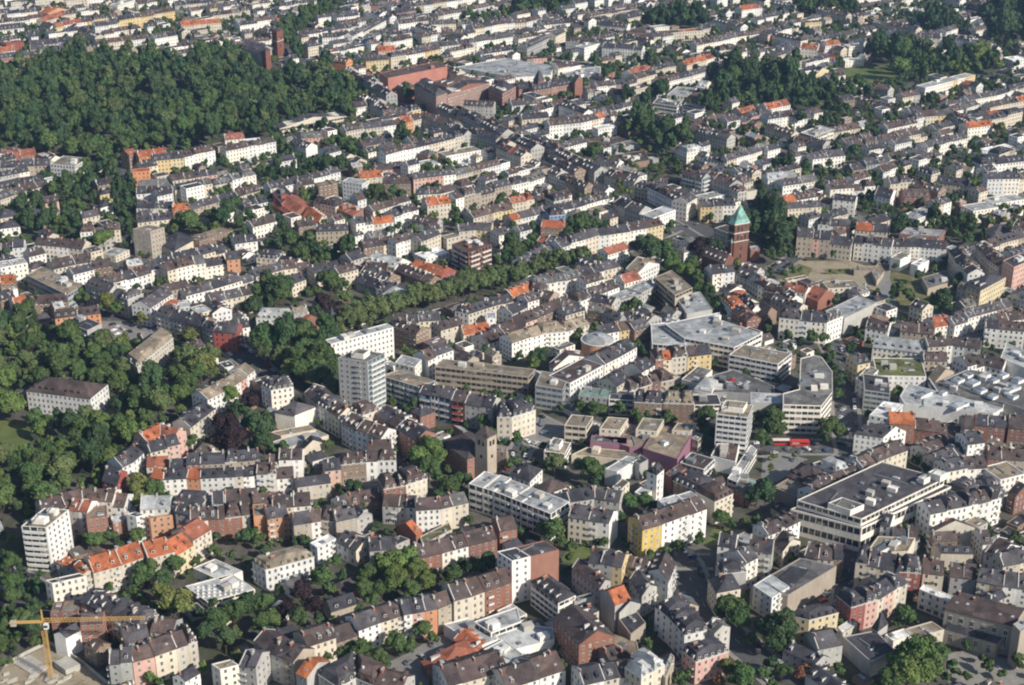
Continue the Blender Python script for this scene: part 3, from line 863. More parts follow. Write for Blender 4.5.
P 60,250 215,255 258,200 258,118 215,60 180,52 130,65 125,188 60,205;17;w;g;r;office_block;white office block with rounded corner and five window bands at the junction
P -70,242 -70,200 58,206 58,245;13;g;l;n
K 346,366 462,382 552,358;12;g;w;d;w;corner_house;white dotted-window corner house at the top of the sloping row
R 200,612 260,560 330,528 440,478;0;4;11;g;w;b
R 441,476 500,452 560,430;2;4.4;12;g;cc;bb
K 195,490 270,520 320,500;13;m;w;l;n
K 72,535 195,578 255,522;9;h;b;b;n;town_house;dark brown hipped hall at the junction, left of the long sloping row
P 20,580 80,545 165,572 110,615;8;s;t;n;market_canopy;flat tan roof with teal edge at the lower end of the junction
R 485,325 590,330 690,340 785,347;0;3.6;13;g;r;b
R 787,345 826,346;1;4;13;g;s;b
R 828,335 952,346;2;3.2;12;g;rr;dd
R 962,345 1040,352 1110,352;2;3.4;15;g;rr;bb
K 405,292 485,305 542,248;13;f;w;W;w
P 528,215 560,165 940,265 900,287 720,262 545,245;9;w;l;n;market_hall;grey sloping sheet-metal market hall behind the long brick terrace
K 436,135 634,138 612,65;9;f;w;G;w;theatre_building;white building with green and brown planted roof halves
K 418,20 615,45 640,8;9;g;w;l;w;depot_hall;pale blue metal-roofed depot with rows of white windows
P 640,140 700,150 945,245 940,280 690,215;8;w;g;r
P 700,150 800,108 1050,150 1050,275 945,243;9;g;g;n;shopping_hall;big dark flat roof crowded with white rooflight boxes at the right edge
K 930,62 1050,112 1070,50;11;f;w;l;n
K 640,140 670,160 745,120;8;g;s;t;n
R 625,60 720,62 800,70;0;4;11;g;m;b
R 640,20 740,15 850,30;0;4;11;g;w;b
R 800,100 870,80 940,95;3;3.4;12;g;w;d
K 352,145 390,165 442,112;10;f;w;t;w
K 385,192 490,207 482,140;12;f;g;d;r;office_block;dark glass-roofed block beside the pinkish flat roof
R 360,90 410,80;1;4;11;g;y;d
R 685,485 760,455 805,438;3;3;11;g;w;b
R 640,450 720,420 790,400;3;3;11;g;w;b
R 800,410 868,402;1;5;12;g;w;d
R 870,430 950,430;2;5;12;g;rr;bb
R 950,428 1045,420;2;4.4;12;g;yr;db
R 720,520 800,505 880,500;3;3.4;12;g;w;d
R 840,575 930,555 1030,530;3;3;14;f;www;ttt
R 790,620 850,590 950,580;3;3.6;12;g;w;d
R 650,690 800,660 935,625;0;4.5;11;m;w;b
K 960,600 990,620 1060,590;10;g;r;b;w
R 880,470 1040,480;3;3;12;g;s;b
T 725,380,28,g 700,420,26,g 740,400,22,d 600,460,28,d 640,460,26,d 650,500,22,g 675,440,20,g 240,340,52,g 280,360,42,g 215,370,38,d 15,300,52,g 30,350,45,g 0,400,35,d 240,20,24,g 260,60,28,g 240,80,22,d 268,110,30,g 290,160,34,d 280,200,28,g 300,130,22,d 260,155,20,d 550,25,12,g 20,460,22,y 10,500,20,y 100,455,14,g 590,100,14,g 520,190,22,g 720,190,12,g 800,225,12,g 850,360,20,g 320,30,22,d 345,60,20,d
G lot -20,460 60,440 160,470 100,520 40,560 -30,560
S 14 -60,430 100,420 250,420 340,440
S 12 230,-30 300,100 310,250 320,400 330,450 300,490
S 11 340,440 560,410 700,470 760,540 800,590
Q 80,425 155,425 180,435 105,470 130,440 290,300 300,270 305,330 285,255 650,420 625,415 600,408 640,425 235,430 320,350
@H
R 115,264 180,268 250,273 335,285;4;4.4;13;g;spsc;dddd
R 345,287 495,305;4;4;12;g;wwww;dddd
R 500,300 610,302 715,310;5;3.5;12;g;w;d
K 490,345 530,355 572,332;9;f;w;t;n;flat_house;small white block behind the wasteland, left of its twin
K 570,370 600,380 645,357;8;f;w;W;n;flat_house;small blank white block behind the wasteland, right of its twin
K 525,250 685,262 712,235;8;f;r;l;w
R 725,320 760,370 800,410;0;4;12;g;w;d
K 796,460 850,480 952,425;14;h;y;d;w;corner_house;yellow and white corner block at the right end of the wasteland
R 830,300 890,360 960,400;0;4;12;g;g;b
K 940,358 985,385 1060,352;17;f;p;d;w
K 855,240 900,265 985,240;6;h;o;d;n;chapel;small ochre hall with dark steep hipped roof at the right edge
R 940,215 1040,235;2;4;12;g;w;d
R 930,292 1040,262;2;3;12;g;c;b
R 0,140 200,105;0;3;11;g;c;d
R 250,75 430,62;0;3;11;g;w;b
R 80,152 215,142;3;4;10;g;c;d
R 200,212 330,222;3;3;11;g;w;d
R 260,112 350,122;2;4;10;g;w;b
K 425,98 490,112 515,85;10;g;w;d;w
R 490,52 610,42;3;4;11;g;w;d
R 545,105 650,103;2;3;14;g;rr;bb
R 700,172 820,166;2;3;14;g;ww;bb
R 822,160 922,145;1;3;14;f;w;l
K 530,178 600,192 680,160;9;f;w;l;w
R 670,42 800,60;2;3;12;g;w;d
R 880,32 1010,30;2;6;12;g;ww;dd
R 900,130 1030,112;2;2;14;f;ww;ll
R 350,235 480,245;2;3;12;g;w;d
R 0,40 120,30;2;3;12;g;w;l
R 20,210 60,205;1;3;12;g;w;d
R 60,60 200,40;2;3;12;g;w;d
R 560,60 680,90;2;3;12;g;b;b
K 228,560 305,590 437,525;12;f;g;l;n;warehouse;plain grey concrete-walled block behind the ornate white corner house
R 45,588 130,597 235,606;3;4.4;13;m;www;ddd
R 237,606 300,580;1;4.4;13;m;w;d
K 150,500 200,522 265,490;7;g;r;r;n;brick_house;small orange-roofed brick house at the left edge of the wasteland
R 240,470 370,462;1;2;12;f;c;t
K 68,430 78,440 158,425;6;f;c;g;n
R -20,480 60,500 110,540;0;3;10;g;m;b
R 10,520 120,560;0;3;10;g;m;b
R 60,470 150,490;0;3;10;g;w;r
R 390,625 480,640;1;3;12;g;w;b
R 530,640 660,652;2;3;12;g;c;b
R 670,625 740,612;1;3;12;g;w;r
R 750,605 830,580 980,540;0;4;11;g;w;d
R 870,625 1030,640;0;4;11;g;w;b
R 920,600 1030,590;2;4;11;g;w;b
K 615,425 640,470 745,440;5;f;s;g;n
K 415,400 435,440 465,400;4;f;s;t;n
P 340,380 430,378 425,400 345,398;4;s;t;n
G dirt 40,440 120,360 330,360 440,395 500,400 500,590 430,480 330,445 200,460
G scrub 40,410 120,370 180,390 160,420 60,440
G scrub 220,395 320,390 330,410 240,415
G scrub 490,400 560,395 650,480 640,580 530,590 480,500
G lot 440,410 480,400 530,590 500,600 440,480
F 430,200 530,190 750,185 850,210 820,250 700,240 500,240;26;dg;behind the large white terrace
F 0,190 90,240 110,330 60,360 0,370;38;dg;behind the red church tower, on its right
T 700,520,48,d 660,530,40,g 720,540,35,g 530,470,38,g 560,500,38,g 500,490,30,d 600,420,26,d 180,340,16,d 60,410,22,g 100,395,22,g 740,110,30,d 700,120,25,g 810,270,25,g 790,280,20,g 770,420,26,d 750,440,22,g 520,370,16,d 130,395,14,g 250,402,12,g 290,400,10,g 80,645,25,g 170,665,35,g 220,670,30,g 270,15,25,d 620,35,20,g 440,120,18,g 470,125,16,g 990,290,20,g
S 10 20,400 100,350 110,320 60,260
@G
K 868,206 893,214 950,204;30;p;B;C;n;church_tower;tall red brick church tower with pointed teal copper spire
K 872,282 878,290 886,282;17;p;B;C;n;stair_turret;slim round-looking brick turret with teal cap beside the tall church tower
K 760,335 850,372 885,345;17;g;B;b;n;church_nave;dark-roofed red brick nave left of the teal-spired church tower
K 948,300 955,318 992,312;8;f;r;l;n
R 765,432 800,437;1;4;12;g;w;d
R 803,412 892,400;2;4;12;g;ww;dd
K 570,425 653,497 722,466;14;f;s;t;r;office_wing;flat tan-roofed office wing, its back end nearest the church trees
K 653,500 700,572 802,553;9;f;g;l;n;office_wing;pale flat-roofed wing between tan-roofed office and large white theatre
P 610,610 830,565 835,595 1000,650 890,705 690,668;14;w;l;r;theatre_building;large white theatre complex with broad pale gravel roof
P 555,612 612,605 700,668 690,700 560,690;11;w;l;r;theatre_wing;bluish glazed wing with columns along the large white theatre
R 195,307 350,258 470,240;7;4;12;g;wwwcwww;ddddddd
R 471,240 540,228;1;4;12;g;w;b
R 541,228 606,214;1;4;12;g;y;b
R 0,200 130,170 250,150 370,115;0;3;11;g;w;d
R 0,132 60,120 190,100 240,80;0;3;11;g;w;r
R 0,62 70,45 140,20;3;3;12;g;w;d
R 380,112 450,150 560,185;0;4;13;g;g;d
R 565,188 655,155;1;4;12;f;w;l
R 540,52 620,90 700,132;0;4.4;13;g;g;d
R 700,130 740,105;1;4.4;12;g;w;d
R 755,142 895,140;3;4;12;g;ycw;ddd
R 945,145 1040,140;2;4;12;g;sw;dd
K 730,98 790,108 880,88;7;f;w;l;w
R 370,12 450,40 545,60;0;4;12;g;g;d
R 680,15 760,35;0;5;12;g;g;d;b
R 770,25 850,50 905,75;0;4.4;12;g;g;d
K 905,78 930,86 980,75;10;f;c;t;n
R 140,5 250,50 290,60;0;4;12;g;g;d
R 150,180 160,185 215,175;1;4;12;m;u;d
R 115,225 210,230;1;3;12;g;b;r
R 350,170 430,150;2;2;14;f;w;t
R 0,405 100,352 190,300;0;3;11;g;w;d
R 100,280 160,295;2;3;11;g;g;d
F 0,428 100,392 200,362 290,352 300,372 200,384 100,414 0,450;36;ss;in the boulevard row, right stretch
R 95,455 220,440 330,410 435,385;0;3.4;12;g;w;d
R 265,525 430,462;0;4;11;g;w;d
R 430,520 520,490 585,455;0;3;12;f;g;l
R 450,450 520,430;1;3;12;g;w;r
K 455,392 500,412 590,372;12;g;w;t;w
R 0,505 70,480 150,500;0;3;11;g;g;d
R 0,575 60,545;1;3;12;g;w;d
R 0,625 100,590 200,545;0;4;12;g;c;b
R 201,545 242,528;1;4;12;g;y;b
R 0,690 120,650 220,640 310,610;0;3.6;12;g;w;t
R 300,560 360,570 430,600;0;3.4;11;g;g;d
R 310,520 400,540;0;3.4;11;g;g;d
R 440,560 540,610;0;3.4;12;g;g;d
R 370,650 430,640;1;3;12;g;w;d
R 432,640 492,630;1;3;12;g;y;b
R 490,640 555,620;1;3;12;g;b;d
R 410,590 480,600;1;3;12;g;w;d
R 440,600 500,580;1;3;12;g;w;g
K 895,415 960,440 1010,400;9;g;g;d;w
R 850,470 960,560;0;3;11;g;m;b
R 900,400 1010,470;0;3.4;11;g;g;d
R 820,500 880,560 940,600;0;3;11;g;r;b
K 970,560 1010,590 1060,560;8;g;b;b;n
G asphalt 620,215 720,200 860,240 840,290 660,240
T 80,225,32,g 50,230,20,d 280,205,48,g 240,215,38,d 320,215,40,g 370,225,28,d 230,245,30,g 340,150,22,d 640,215,28,g 625,245,22,d 540,295,48,d 500,300,36,g 600,315,55,g 560,330,50,d 630,350,45,g 640,380,42,l 690,400,48,l 720,380,42,g 740,420,38,g 610,380,30,g 750,310,45,p 790,320,38,d 790,290,28,p 435,35,32,y 465,60,26,y 480,50,20,d 800,180,22,g 855,195,20,d 850,250,18,l 490,535,38,g 460,530,28,g 510,550,25,d 15,320,45,g 0,290,45,d 60,290,32,g 80,270,25,g 40,350,28,d 265,650,32,d 255,670,30,g 120,590,12,g 850,560,20,g 980,520,20,g
F 955,200 1040,190 1040,310 990,300 955,260;34;d;right of the teal-spired church tower
F 730,470 770,430 850,540 820,560;20;dg;on the slope behind the pale theatre
S 14 -200,-250 60,-60 380,70 520,150 640,215 760,290
S 12 200,370 400,330 560,270 650,230
Q 370,350 385,345 430,330 330,362 660,215 700,220 740,210 480,300 450,320 410,335
@F
R 0,85 120,60 230,35;0;3;11;g;w;d
K 65,88 102,130 145,92;10;f;e;d;w;apartment_block;bright red-walled block next to dark terrace, upper left centre
R 170,60 235,50;1;3;12;g;w;b
R 195,112 260,130 380,158;0;4;12;g;g;d
K 322,150 388,180 430,152;11;f;r;r;w;apartment_block;red brick flat-roofed end block of the dark terrace
K 60,130 140,185 240,150;6;g;r;r;n;factory_hall;long low factory hall with red-brown roof
K 185,180 240,222 292,192;6;g;c;r;n;factory_hall;shorter low hall with brighter red roof beside the factory hall
R 250,62 330,50;2;4;10;f;bb;tt
R 345,40 425,52;1;5;10;f;w;l
R 415,27 505,20;2;5;12;g;yc;rr
R 505,52 620,50;2;3;12;g;b;b
R 630,35 800,15;0;4;11;g;w;d
R 645,95 740,90 800,75;0;3;12;g;w;d
R 800,112 900,85 1024,55;0;4;12;g;w;d
R 400,212 470,200 550,190;4;4;11;g;wwcw;ddrr
R 555,182 650,152;3;4;12;g;www;ddb
R 685,142 780,130;2;4;14;g;cc;rr
R 870,192 950,170 1030,150;0;3;12;g;c;d
R 792,218 870,202;1;4;12;g;c;d
R 812,242 880,235 940,238;3;3;11;g;ccy;ddd
R 660,282 740,250;2;4;12;g;cc;dd
R 560,292 640,262;2;4;12;g;ww;bb
R 430,312 510,300 590,285;0;3;12;g;c;b
R 0,275 110,252 160,225;0;3;12;g;p;b
R 240,245 370,240;0;3;11;g;w;b
R 170,225 240,215;1;3;12;g;b;b
K 783,292 850,328 942,295;17;f;r;b;b;apartment_block;brown brick balcony block right of the red-roofed workshop
R 680,352 775,325;1;2;14;f;w;W
K 610,388 740,420 802,400;7;g;e;r;w;workshop;workshop with red saw-tooth roof above the tree-lined boulevard
K 440,362 555,388 622,365;8;g;w;l;w;depot_hall;white barrel-ended hall above the tree-lined boulevard
R 370,400 520,445;0;2;14;g;b;d
R 450,390 560,400 690,450;0;2;12;g;b;d
R 400,440 480,470 600,490;0;2;12;g;g;d
K 490,502 545,522 615,482;8;h;c;l;n;hall;pale grey-green hipped hall at the end of the dark workshops
R 0,425 120,395 225,378;0;3;12;g;w;d
R 100,468 200,432;2;3;12;g;wc;dd
R 235,412 340,390;2;3;12;g;cy;dd
R 0,345 80,352 150,370;0;3;12;g;w;d
R 380,360 440,340;0;3;12;g;g;d
R 0,590 130,592;1;3;12;m;w;l
K 160,605 175,612 272,600;9;g;r;r;w;villa;red brick house with big red-orange roof beside pale villa, left of boulevard
K 283,600 300,612 325,600;7;p;g;d;n
R 345,582 420,560 490,532;0;3;12;g;w;d
R 795,562 850,575 940,545 1030,520;0;4;11;g;w;d
R 862,592 960,590;2;4;10;f;ww;ll
R 550,612 650,605 740,600 820,590;0;4;11;g;c;d
R 640,650 700,630;1;3;11;f;s;l
R 740,640 830,615;0;3;11;g;w;d
R 830,655 940,640;2;2;12;g;cr;rr
R 930,690 1060,640;2;2;16;g;ww;bb
R 540,625 640,655;0;4;12;g;b;b
R 880,432 960,415 1040,400;0;3;11;g;w;d
R 620,200 720,215;0;3;11;g;g;d
R 700,300 790,330;0;4;11;g;g;d
K 275,675 300,692 550,625;20;f;w;l;B;apartment_block;long white six-storey block with roof pipes behind the tall beige slab
T 300,440,50,g 270,425,30,d 340,450,32,g 210,490,32,d 240,480,25,g 265,530,45,p 300,545,32,p 240,560,30,d 480,85,42,g 455,95,25,d 550,80,30,g 580,95,25,d 690,70,18,g 665,310,28,g 645,320,20,g 840,400,30,g 985,90,25,g 870,150,25,g 1000,330,38,d 960,350,30,g 350,510,38,l 330,490,25,g 690,30,15,g 400,5,20,g 150,10,22,g 60,480,30,g 510,570,20,g 650,440,20,g
F 30,300 110,235 180,255 250,310 400,330 390,370 300,375 200,372 120,330;28;dg;in the courtyards behind the factory halls
F 0,455 60,460 150,500 180,560 0,560;38;dg;left of the pale villa
F 330,628 450,594 570,556 640,530 800,482 930,452 1070,420 1070,440 930,472 800,504 640,552 570,580 450,616 330,648;45;sss;in the tree-lined boulevard
F 0,600 100,620 180,610 300,640 280,690 0,690;42;sg;left of the long white block behind the slab
F 0,0 160,-10 180,20 40,30;20;d;behind the pale rows, upper left
@E
K 530,232 600,242 657,225;20;f;s;t;w;apartment_tower;seven-storey beige tower on the dark wooded street
R 0,70 90,50 175,38;0;2;12;g;c;d
R 0,115 90,85 230,50;0;3;12;g;c;d
R 560,68 690,55;2;2;14;g;gg;gg
R 530,5 600,0;1;4;12;f;o;r
R 690,42 780,25 870,10;0;3;11;g;p;b
R 545,95 690,88;3;3;12;g;www;ddd
R 545,150 620,152 690,150;4;3;12;g;wwcw;dddd
R 550,208 690,192;0;3;12;g;w;d
R 700,75 850,50 1024,15;0;3;11;g;w;d
R 690,162 760,155;1;3;12;g;r;r
R 762,155 880,122 1040,80;0;3;11;g;c;d
K 620,290 700,320 790,270;7;h;c;d;n
K 745,268 795,280 933,235;8;f;b;t;w
R 650,370 800,340 910,310;0;3;12;g;c;d
R 670,402 780,375 905,355;0;3.6;12;g;w;d
R 907,355 960,350;1;4;12;g;o;d
R 940,292 1030,280;2;3;12;g;w;d
R 745,502 850,475 1030,420;0;3;10;g;w;d
R 845,525 1010,490;0;4;12;g;w;b
R 450,452 605,405;0;3;12;g;c;b
R 605,395 690,380;0;3;12;g;w;d
R 0,308 95,302;3;3;12;g;www;ddd
R 135,292 230,300 330,310;0;3;12;g;c;d
R 215,392 300,372 365,362;0;3;14;g;c;b
R 340,345 375,365;1;3;12;g;e;d
R 0,390 110,370;0;4;12;f;w;l
R 0,190 75,177;1;2;14;h;c;d
R 0,232 80,222;1;2;12;h;w;d
R 90,182 215,185;2;2;14;h;gg;dd
R 320,245 480,232;0;3;12;g;w;d
K 385,88 400,98 452,88;8;h;y;d;w;villa;small yellow villa with dark hipped roof among trees
K 390,140 402,150 450,135;7;h;w;d;n
K 400,330 462,340 517,315;5;f;c;l;w
R 365,392 450,380;1;2;12;g;b;b
K 105,415 268,495 330,458;11;f;g;t;r;office_block;long bluish office block with yellow end panels on the left
R 340,458 480,505 600,548;0;4;13;g;g;d
R 600,548 690,490;1;4;13;g;w;d
R 622,568 740,602;2;4;13;g;gg;dd
R 742,603 805,620;1;4;13;g;b;d
R 807,622 850,642;1;4;13;g;g;d
R 852,643 945,648;2;4;13;g;ee;dd
R 630,540 700,550 760,545;2;3;12;f;pw;rl
R 740,590 850,560;0;4;12;f;w;l
K 260,602 348,638 405,610;14;f;g;d;B
R 220,592 310,580 402,568;2;4;12;g;oo;bb
R 120,625 250,600;0;4;12;g;w;b
R 0,600 110,582;0;3;12;g;w;b
R 60,540 150,520 270,510;0;3;12;g;b;b
R 0,520 60,500;0;3;12;g;b;d
R 0,450 60,445;1;3;12;g;b;r
K 35,470 52,478 70,470;9;f;w;l;n
R 820,540 850,570;1;4;12;g;w;d
R 880,640 1000,620;0;3;12;g;w;b
R 390,60 440,50;1;3;12;g;b;d
R 180,130 235,120;1;3;12;g;p;b
R 330,190 400,175;0;3;12;g;c;d
R 380,270 460,260;0;3;12;g;g;d
G lot 400,600 480,600 620,640 640,684 410,684
F 190,75 260,45 320,0 450,0 460,40 385,50 340,100 330,170 240,140;30;gd;behind the beige tower, upper group
F 70,190 220,200 330,160 320,260 200,250 80,235;34;gd;behind the beige tower, lower group
F 50,120 170,110 180,160 70,170;30;d;behind the villas, far left
F 450,40 540,30 530,260 480,230 455,120;18;d;along the dark wooded street
T 410,272,48,l 380,290,30,g 440,190,32,g 420,210,22,g 490,110,28,d 510,290,28,d 540,300,20,d 760,200,48,g 730,210,34,g 790,215,30,g 835,180,35,g 920,150,55,d 890,190,42,d 1000,185,38,d 960,200,30,d 330,480,34,g 310,500,28,g 345,510,28,g 430,520,42,y 470,540,38,g 410,540,30,g 555,570,32,y 540,590,22,g 200,665,26,d 1005,510,42,d 970,530,28,g 760,665,42,y 720,675,28,y 640,445,28,g 660,440,20,d 500,665,28,y 10,320,25,d 150,95,20,g 640,210,20,g 780,430,12,d 930,580,25,g
F 0,620 60,605 130,625 150,690 0,690;44;dg;at the left edge below the blue-grey block
S 12 500,-60 495,100 520,260 540,330 400,420
S 14 300,540 420,590 560,620 700,640
Q 470,620 490,630 500,615 520,640 450,612 540,630 560,625 430,605 470,650 455,635 620,640
@A
R 0,50 95,45;1;2;14;g;w;l
K 155,50 190,55 280,40;11;g;o;r;w;apartment_block;orange-roofed pinkish block in the far upper left corner
R 265,5 350,0 440,-8;0;4;12;f;w;l
R 470,22 540,0;1;4;12;f;w;l
R 222,108 330,90 435,75;0;3.4;12;g;y;r
R 155,102 200,112;1;3;12;g;w;b
R 0,120 95,110;1;3;14;g;w;d
R 25,178 95,168;1;4;14;f;e;r
R 380,107 470,97;2;4;12;g;ww;dd
R 435,87 560,68 700,45;0;4;12;g;y;d
R 620,157 710,142;2;4;12;g;ww;dd
R 390,178 490,165 600,150;0;3;12;g;c;b
R 600,195 635,185;1;3;12;g;y;b
R 725,103 885,92;0;4;12;g;c;r
R 850,62 1000,42;0;3;12;g;c;d
R 960,102 1030,92;1;4;12;g;w;d
R 700,22 850,8;0;3;12;g;g;d
R 120,182 230,172 340,165;0;2;14;g;g;d
R 120,200 340,190;0;2;14;g;g;d
R 790,212 890,200;2;3;12;g;pp;dd
R 0,235 120,222;0;3;12;g;r;d
R 0,210 60,200;0;3;12;g;w;r
R 180,85 260,60;1;3;12;g;c;r
F -20,290 150,256 330,232 520,236 640,242 760,252 830,222 900,205 960,215 1060,240 1140,275 1300,290 1420,340 1420,400 1380,460 1260,450 1100,480 1100,560 1000,550 900,535 860,580 680,595 520,585 500,640 350,645 130,610 -20,560;32;ggddsgg;in the large wood at the upper left
R 900,560 980,552;1;3;12;g;w;r
R 980,572 1050,565;1;3;12;f;w;W
R 515,622 552,612;1;4;12;g;b;r
R 556,628 665,612;2;4;12;g;oo;rr
R 610,645 735,632;2;4;12;g;yy;dd
R 738,630 860,602;3;4;12;g;www;bbb
R 0,562 40,555;1;2;12;f;w;l
R 20,630 140,622;0;2;12;g;r;r
R 0,672 200,662;0;3;12;g;g;d
K 200,655 300,665 352,632;13;f;w;t;w
S 12 440,590 480,650 500,720
@B
K 62,122 82,128 108,118;30;p;B;b;n;church_tower;dark brick church tower at the upper edge of the large wood, taller of two
K 24,200 38,206 58,198;19;p;B;b;n;church_tower;shorter dark brick tower at the upper edge of the large wood
K -60,190 20,215 62,190;14;g;g;d;n;church_nave;blue-grey church roof beside the two dark brick towers
R 0,88 90,75;0;3;11;g;w;r
R 90,92 160,82;0;4;12;g;c;r
R 180,193 250,182;2;4;12;g;cc;dd
R 190,62 260,30 320,0;0;4;11;g;w;d
R 265,152 330,150 380,132;0;4;12;g;w;d
R 385,145 520,72;0;4;12;g;w;d
R 570,97 690,82;0;4.4;12;g;w;d
R 705,97 800,92;0;4;12;g;c;d
R 480,132 560,108;0;4;12;g;w;d
R 310,245 360,252;0;4;12;g;o;b
R 440,245 530,238;2;4;12;g;yy;dd
R 540,232 640,215 740,195;0;4;12;g;w;b
R 445,158 480,152;1;4;8;f;u;d
R 490,205 560,200;0;3;12;g;p;r
K 495,290 528,312 765,265;15;f;q;b;n;factory_hall;huge windowless pinkish-red hall beside the dark-roofed brick complex
K 632,338 720,388 765,372;21;h;r;d;w;school_building;brick wing with dark hipped roof and shaded side, beside the pink-red hall
K 742,366 766,380 935,332;18;g;r;d;w;school_building;long sunlit brick wing with dark roof in the upper centre
K 700,335 760,350 900,312;17;h;r;b;w;school_building;rear brick wing behind the long sunlit brick wing
K 560,345 590,360 640,345;12;h;r;b;n
K 930,350 985,375 1040,345;17;h;r;d;w
P 800,268 1000,232 1190,262 1180,300 1040,310 960,296;8;w;l;n;depot_hall;widespread white factory roofs behind the brick complex
R 800,250 1000,205;0;2;12;f;b;b
K 75,500 95,515 362,465;7;g;c;d;r;sports_hall;long low cream hall with dark roof at the lower edge of the wood
R 180,555 270,550 360,535;0;3;12;g;p;d
R 130,572 200,595 260,615;0;3;12;g;g;b
R 250,625 340,602;0;3;12;g;c;b
R 360,525 430,512;0;4;12;g;c;b
R 430,517 560,500;0;3.6;12;g;w;d
R 590,492 670,470;2;4;12;g;oc;rb
R 350,412 420,405;0;3;12;g;o;r
R 400,430 480,415;0;3;12;g;c;b
R 520,622 600,600 690,580;0;4;11;g;w;d
R 691,580 830,545;0;4;11;g;w;b
R 760,625 900,600;1;3;14;f;w;t
R 430,590 520,570;0;3;12;g;c;b
R 520,465 660,440;0;3.6;12;g;c;d
R 480,682 590,672;0;2;12;g;p;r
R 640,650 700,680;0;2;14;f;w;l
R 350,280 430,320 520,372;0;4.4;12;g;g;d
R 440,400 520,440;0;4;12;g;g;d
R 660,470 760,500 830,540;0;4;12;g;g;d
R 720,420 830,465 950,525 1100,600;0;4.4;13;g;g;d
R 830,420 950,425;0;4;12;g;g;b
R 840,530 960,560 1040,620;0;4;12;g;g;d
R 960,590 1060,630;0;4;12;g;w;d
R 340,100 440,85;0;3;12;g;w;d
R 400,20 560,22;0;3;12;g;r;d
R 560,55 640,42;0;4;12;g;r;d
R 700,72 850,42 1030,5;0;3;12;g;w;b
R 740,150 880,130;0;3;12;g;c;d
R 700,190 850,175 1030,145;0;3.4;12;g;w;d
R 850,225 1030,200;0;3.4;11;g;w;d
R 0,130 60,140;0;3;12;g;b;b
F 108,115 200,70 290,5 340,-10 340,10 240,80 180,130 120,180 180,230 160,250 110,200;24;dg;along the road past the dark brick church
T 850,50,26,l 905,62,22,g 600,365,35,d 580,520,38,d 600,545,28,d 270,500,30,d 250,505,22,d 470,545,25,g 690,650,34,g 715,665,26,g 770,650,26,g 385,440,30,g 345,430,30,d 650,45,18,d 960,60,22,g 510,165,20,d 760,120,16,g 340,570,22,g 370,580,25,g 395,570,25,g 640,560,14,g 430,340,18,g 665,430,18,g 820,115,14,d
F 40,560 120,590 200,640 280,640 360,690 240,690 120,620;18;gd;between the pale rows below the wood
F 260,575 330,560 400,570 420,600 340,610 280,600;20;g;in the courtyard right of the pink row
S 12 130,180 190,240 330,300 480,390 700,470 900,560 1060,640
@C
R 60,192 150,150;2;4.4;12;g;gg;dd
R 175,145 215,125;1;5;12;g;c;d
R 215,168 330,175 470,190;0;4;12;g;g;b
R 290,192 360,170;1;4.4;12;f;w;l
R 360,187 520,200;0;4;12;g;w;d
R 350,102 460,112;0;3;12;g;w;d
R 460,128 580,138;1;3;16;f;r;b
R 570,112 630,105;1;3;12;f;w;l
R 590,135 770,122;0;3;14;f;g;d
R 0,95 60,90 120,75;0;3;12;g;w;d
R 120,100 240,90;0;3;12;g;w;d
R -60,365 85,350;0;4;16;g;r;d
R 87,360 240,335;0;4.4;16;g;r;d
K 238,322 252,332 283,318;17;g;r;d;n;stair_tower;narrow red brick tower ending the dark-roofed brick complex
K 85,320 105,332 130,318;19;p;r;d;n
P 180,300 260,275 355,265 350,300 270,325;6;w;l;n
R 0,250 60,240 140,235;0;3;12;f;w;b
R 150,250 330,262;0;2;14;f;w;b
R 0,422 100,412;0;3;12;g;w;d
R 100,445 215,420;0;3;12;g;w;d
R 150,505 280,492 410,462;6;4;12;g;wwwcww;bbbbrb
R 345,517 420,505;1;3;10;f;w;W
R 415,482 530,492;0;4;12;g;g;d
R 465,327 580,297;0;4;12;g;w;b
R 480,300 560,265;0;3;12;g;c;r
R 590,332 720,302;0;4;12;g;w;d
R 722,302 870,258;0;4;12;g;c;d
R 700,262 810,230;0;3;12;g;c;r
R 340,350 470,330;0;3;12;g;c;b
R 380,370 450,385;0;3;12;g;c;b
R 490,360 545,345;1;3;12;f;c;b
K 620,378 700,385 740,352;8;f;w;l;w;villa_block;white flat block with trees on its right, upper middle
K 735,348 770,355 805,335;7;g;w;l;n
R 740,387 835,372;0;3;12;f;r;b
K 562,412 660,427 680,405;10;f;w;g;r;apartment_block;pair of flat blue-grey blocks, left one, among far trees
K 680,425 760,442 775,425;9;f;w;g;r;apartment_block;pair of flat blue-grey blocks, right one, among far trees
R 700,492 780,485 865,475;0;3;12;g;w;r
R 862,490 960,470 1040,450;0;3;12;g;c;d
R 920,455 980,440;1;3;12;g;c;r
R 830,205 940,192;0;3;12;g;w;d
R 740,182 900,150 1040,125;0;3;12;g;w;b
R 920,42 1000,30;2;4;12;g;ww;rr
R 700,612 765,600;1;4;12;m;w;l
R 860,645 950,620 1040,590;0;3.6;12;g;w;d
R 780,640 850,650;0;3;12;g;w;d
R 700,520 780,540 860,560;0;3.6;12;g;g;d
K 370,585 400,602 507,575;5;f;g;g;n
P 250,560 430,545 480,570 380,590 270,580;4;b;b;n
P 400,620 530,600 550,640 440,660;5;b;b;n
R 0,545 120,585 220,640 330,690;0;4;13;g;g;d
R 120,640 250,690;0;4;12;g;g;d
R 40,480 150,470;0;3.4;12;g;g;d
R 330,650 420,665;0;3;12;g;w;d
F 450,530 560,500 620,520 700,520 710,590 600,620 560,570 470,560;33;gd;in the big courtyard of the upper middle
F 740,310 860,280 900,250 1060,290 1140,330 1220,400 1180,440 1000,410 900,420 760,470 740,440 840,400 830,340;33;dgd;in the far wood, upper right of centre
F 540,75 780,70 780,110 700,112 560,105;24;d;along the far edge, upper middle
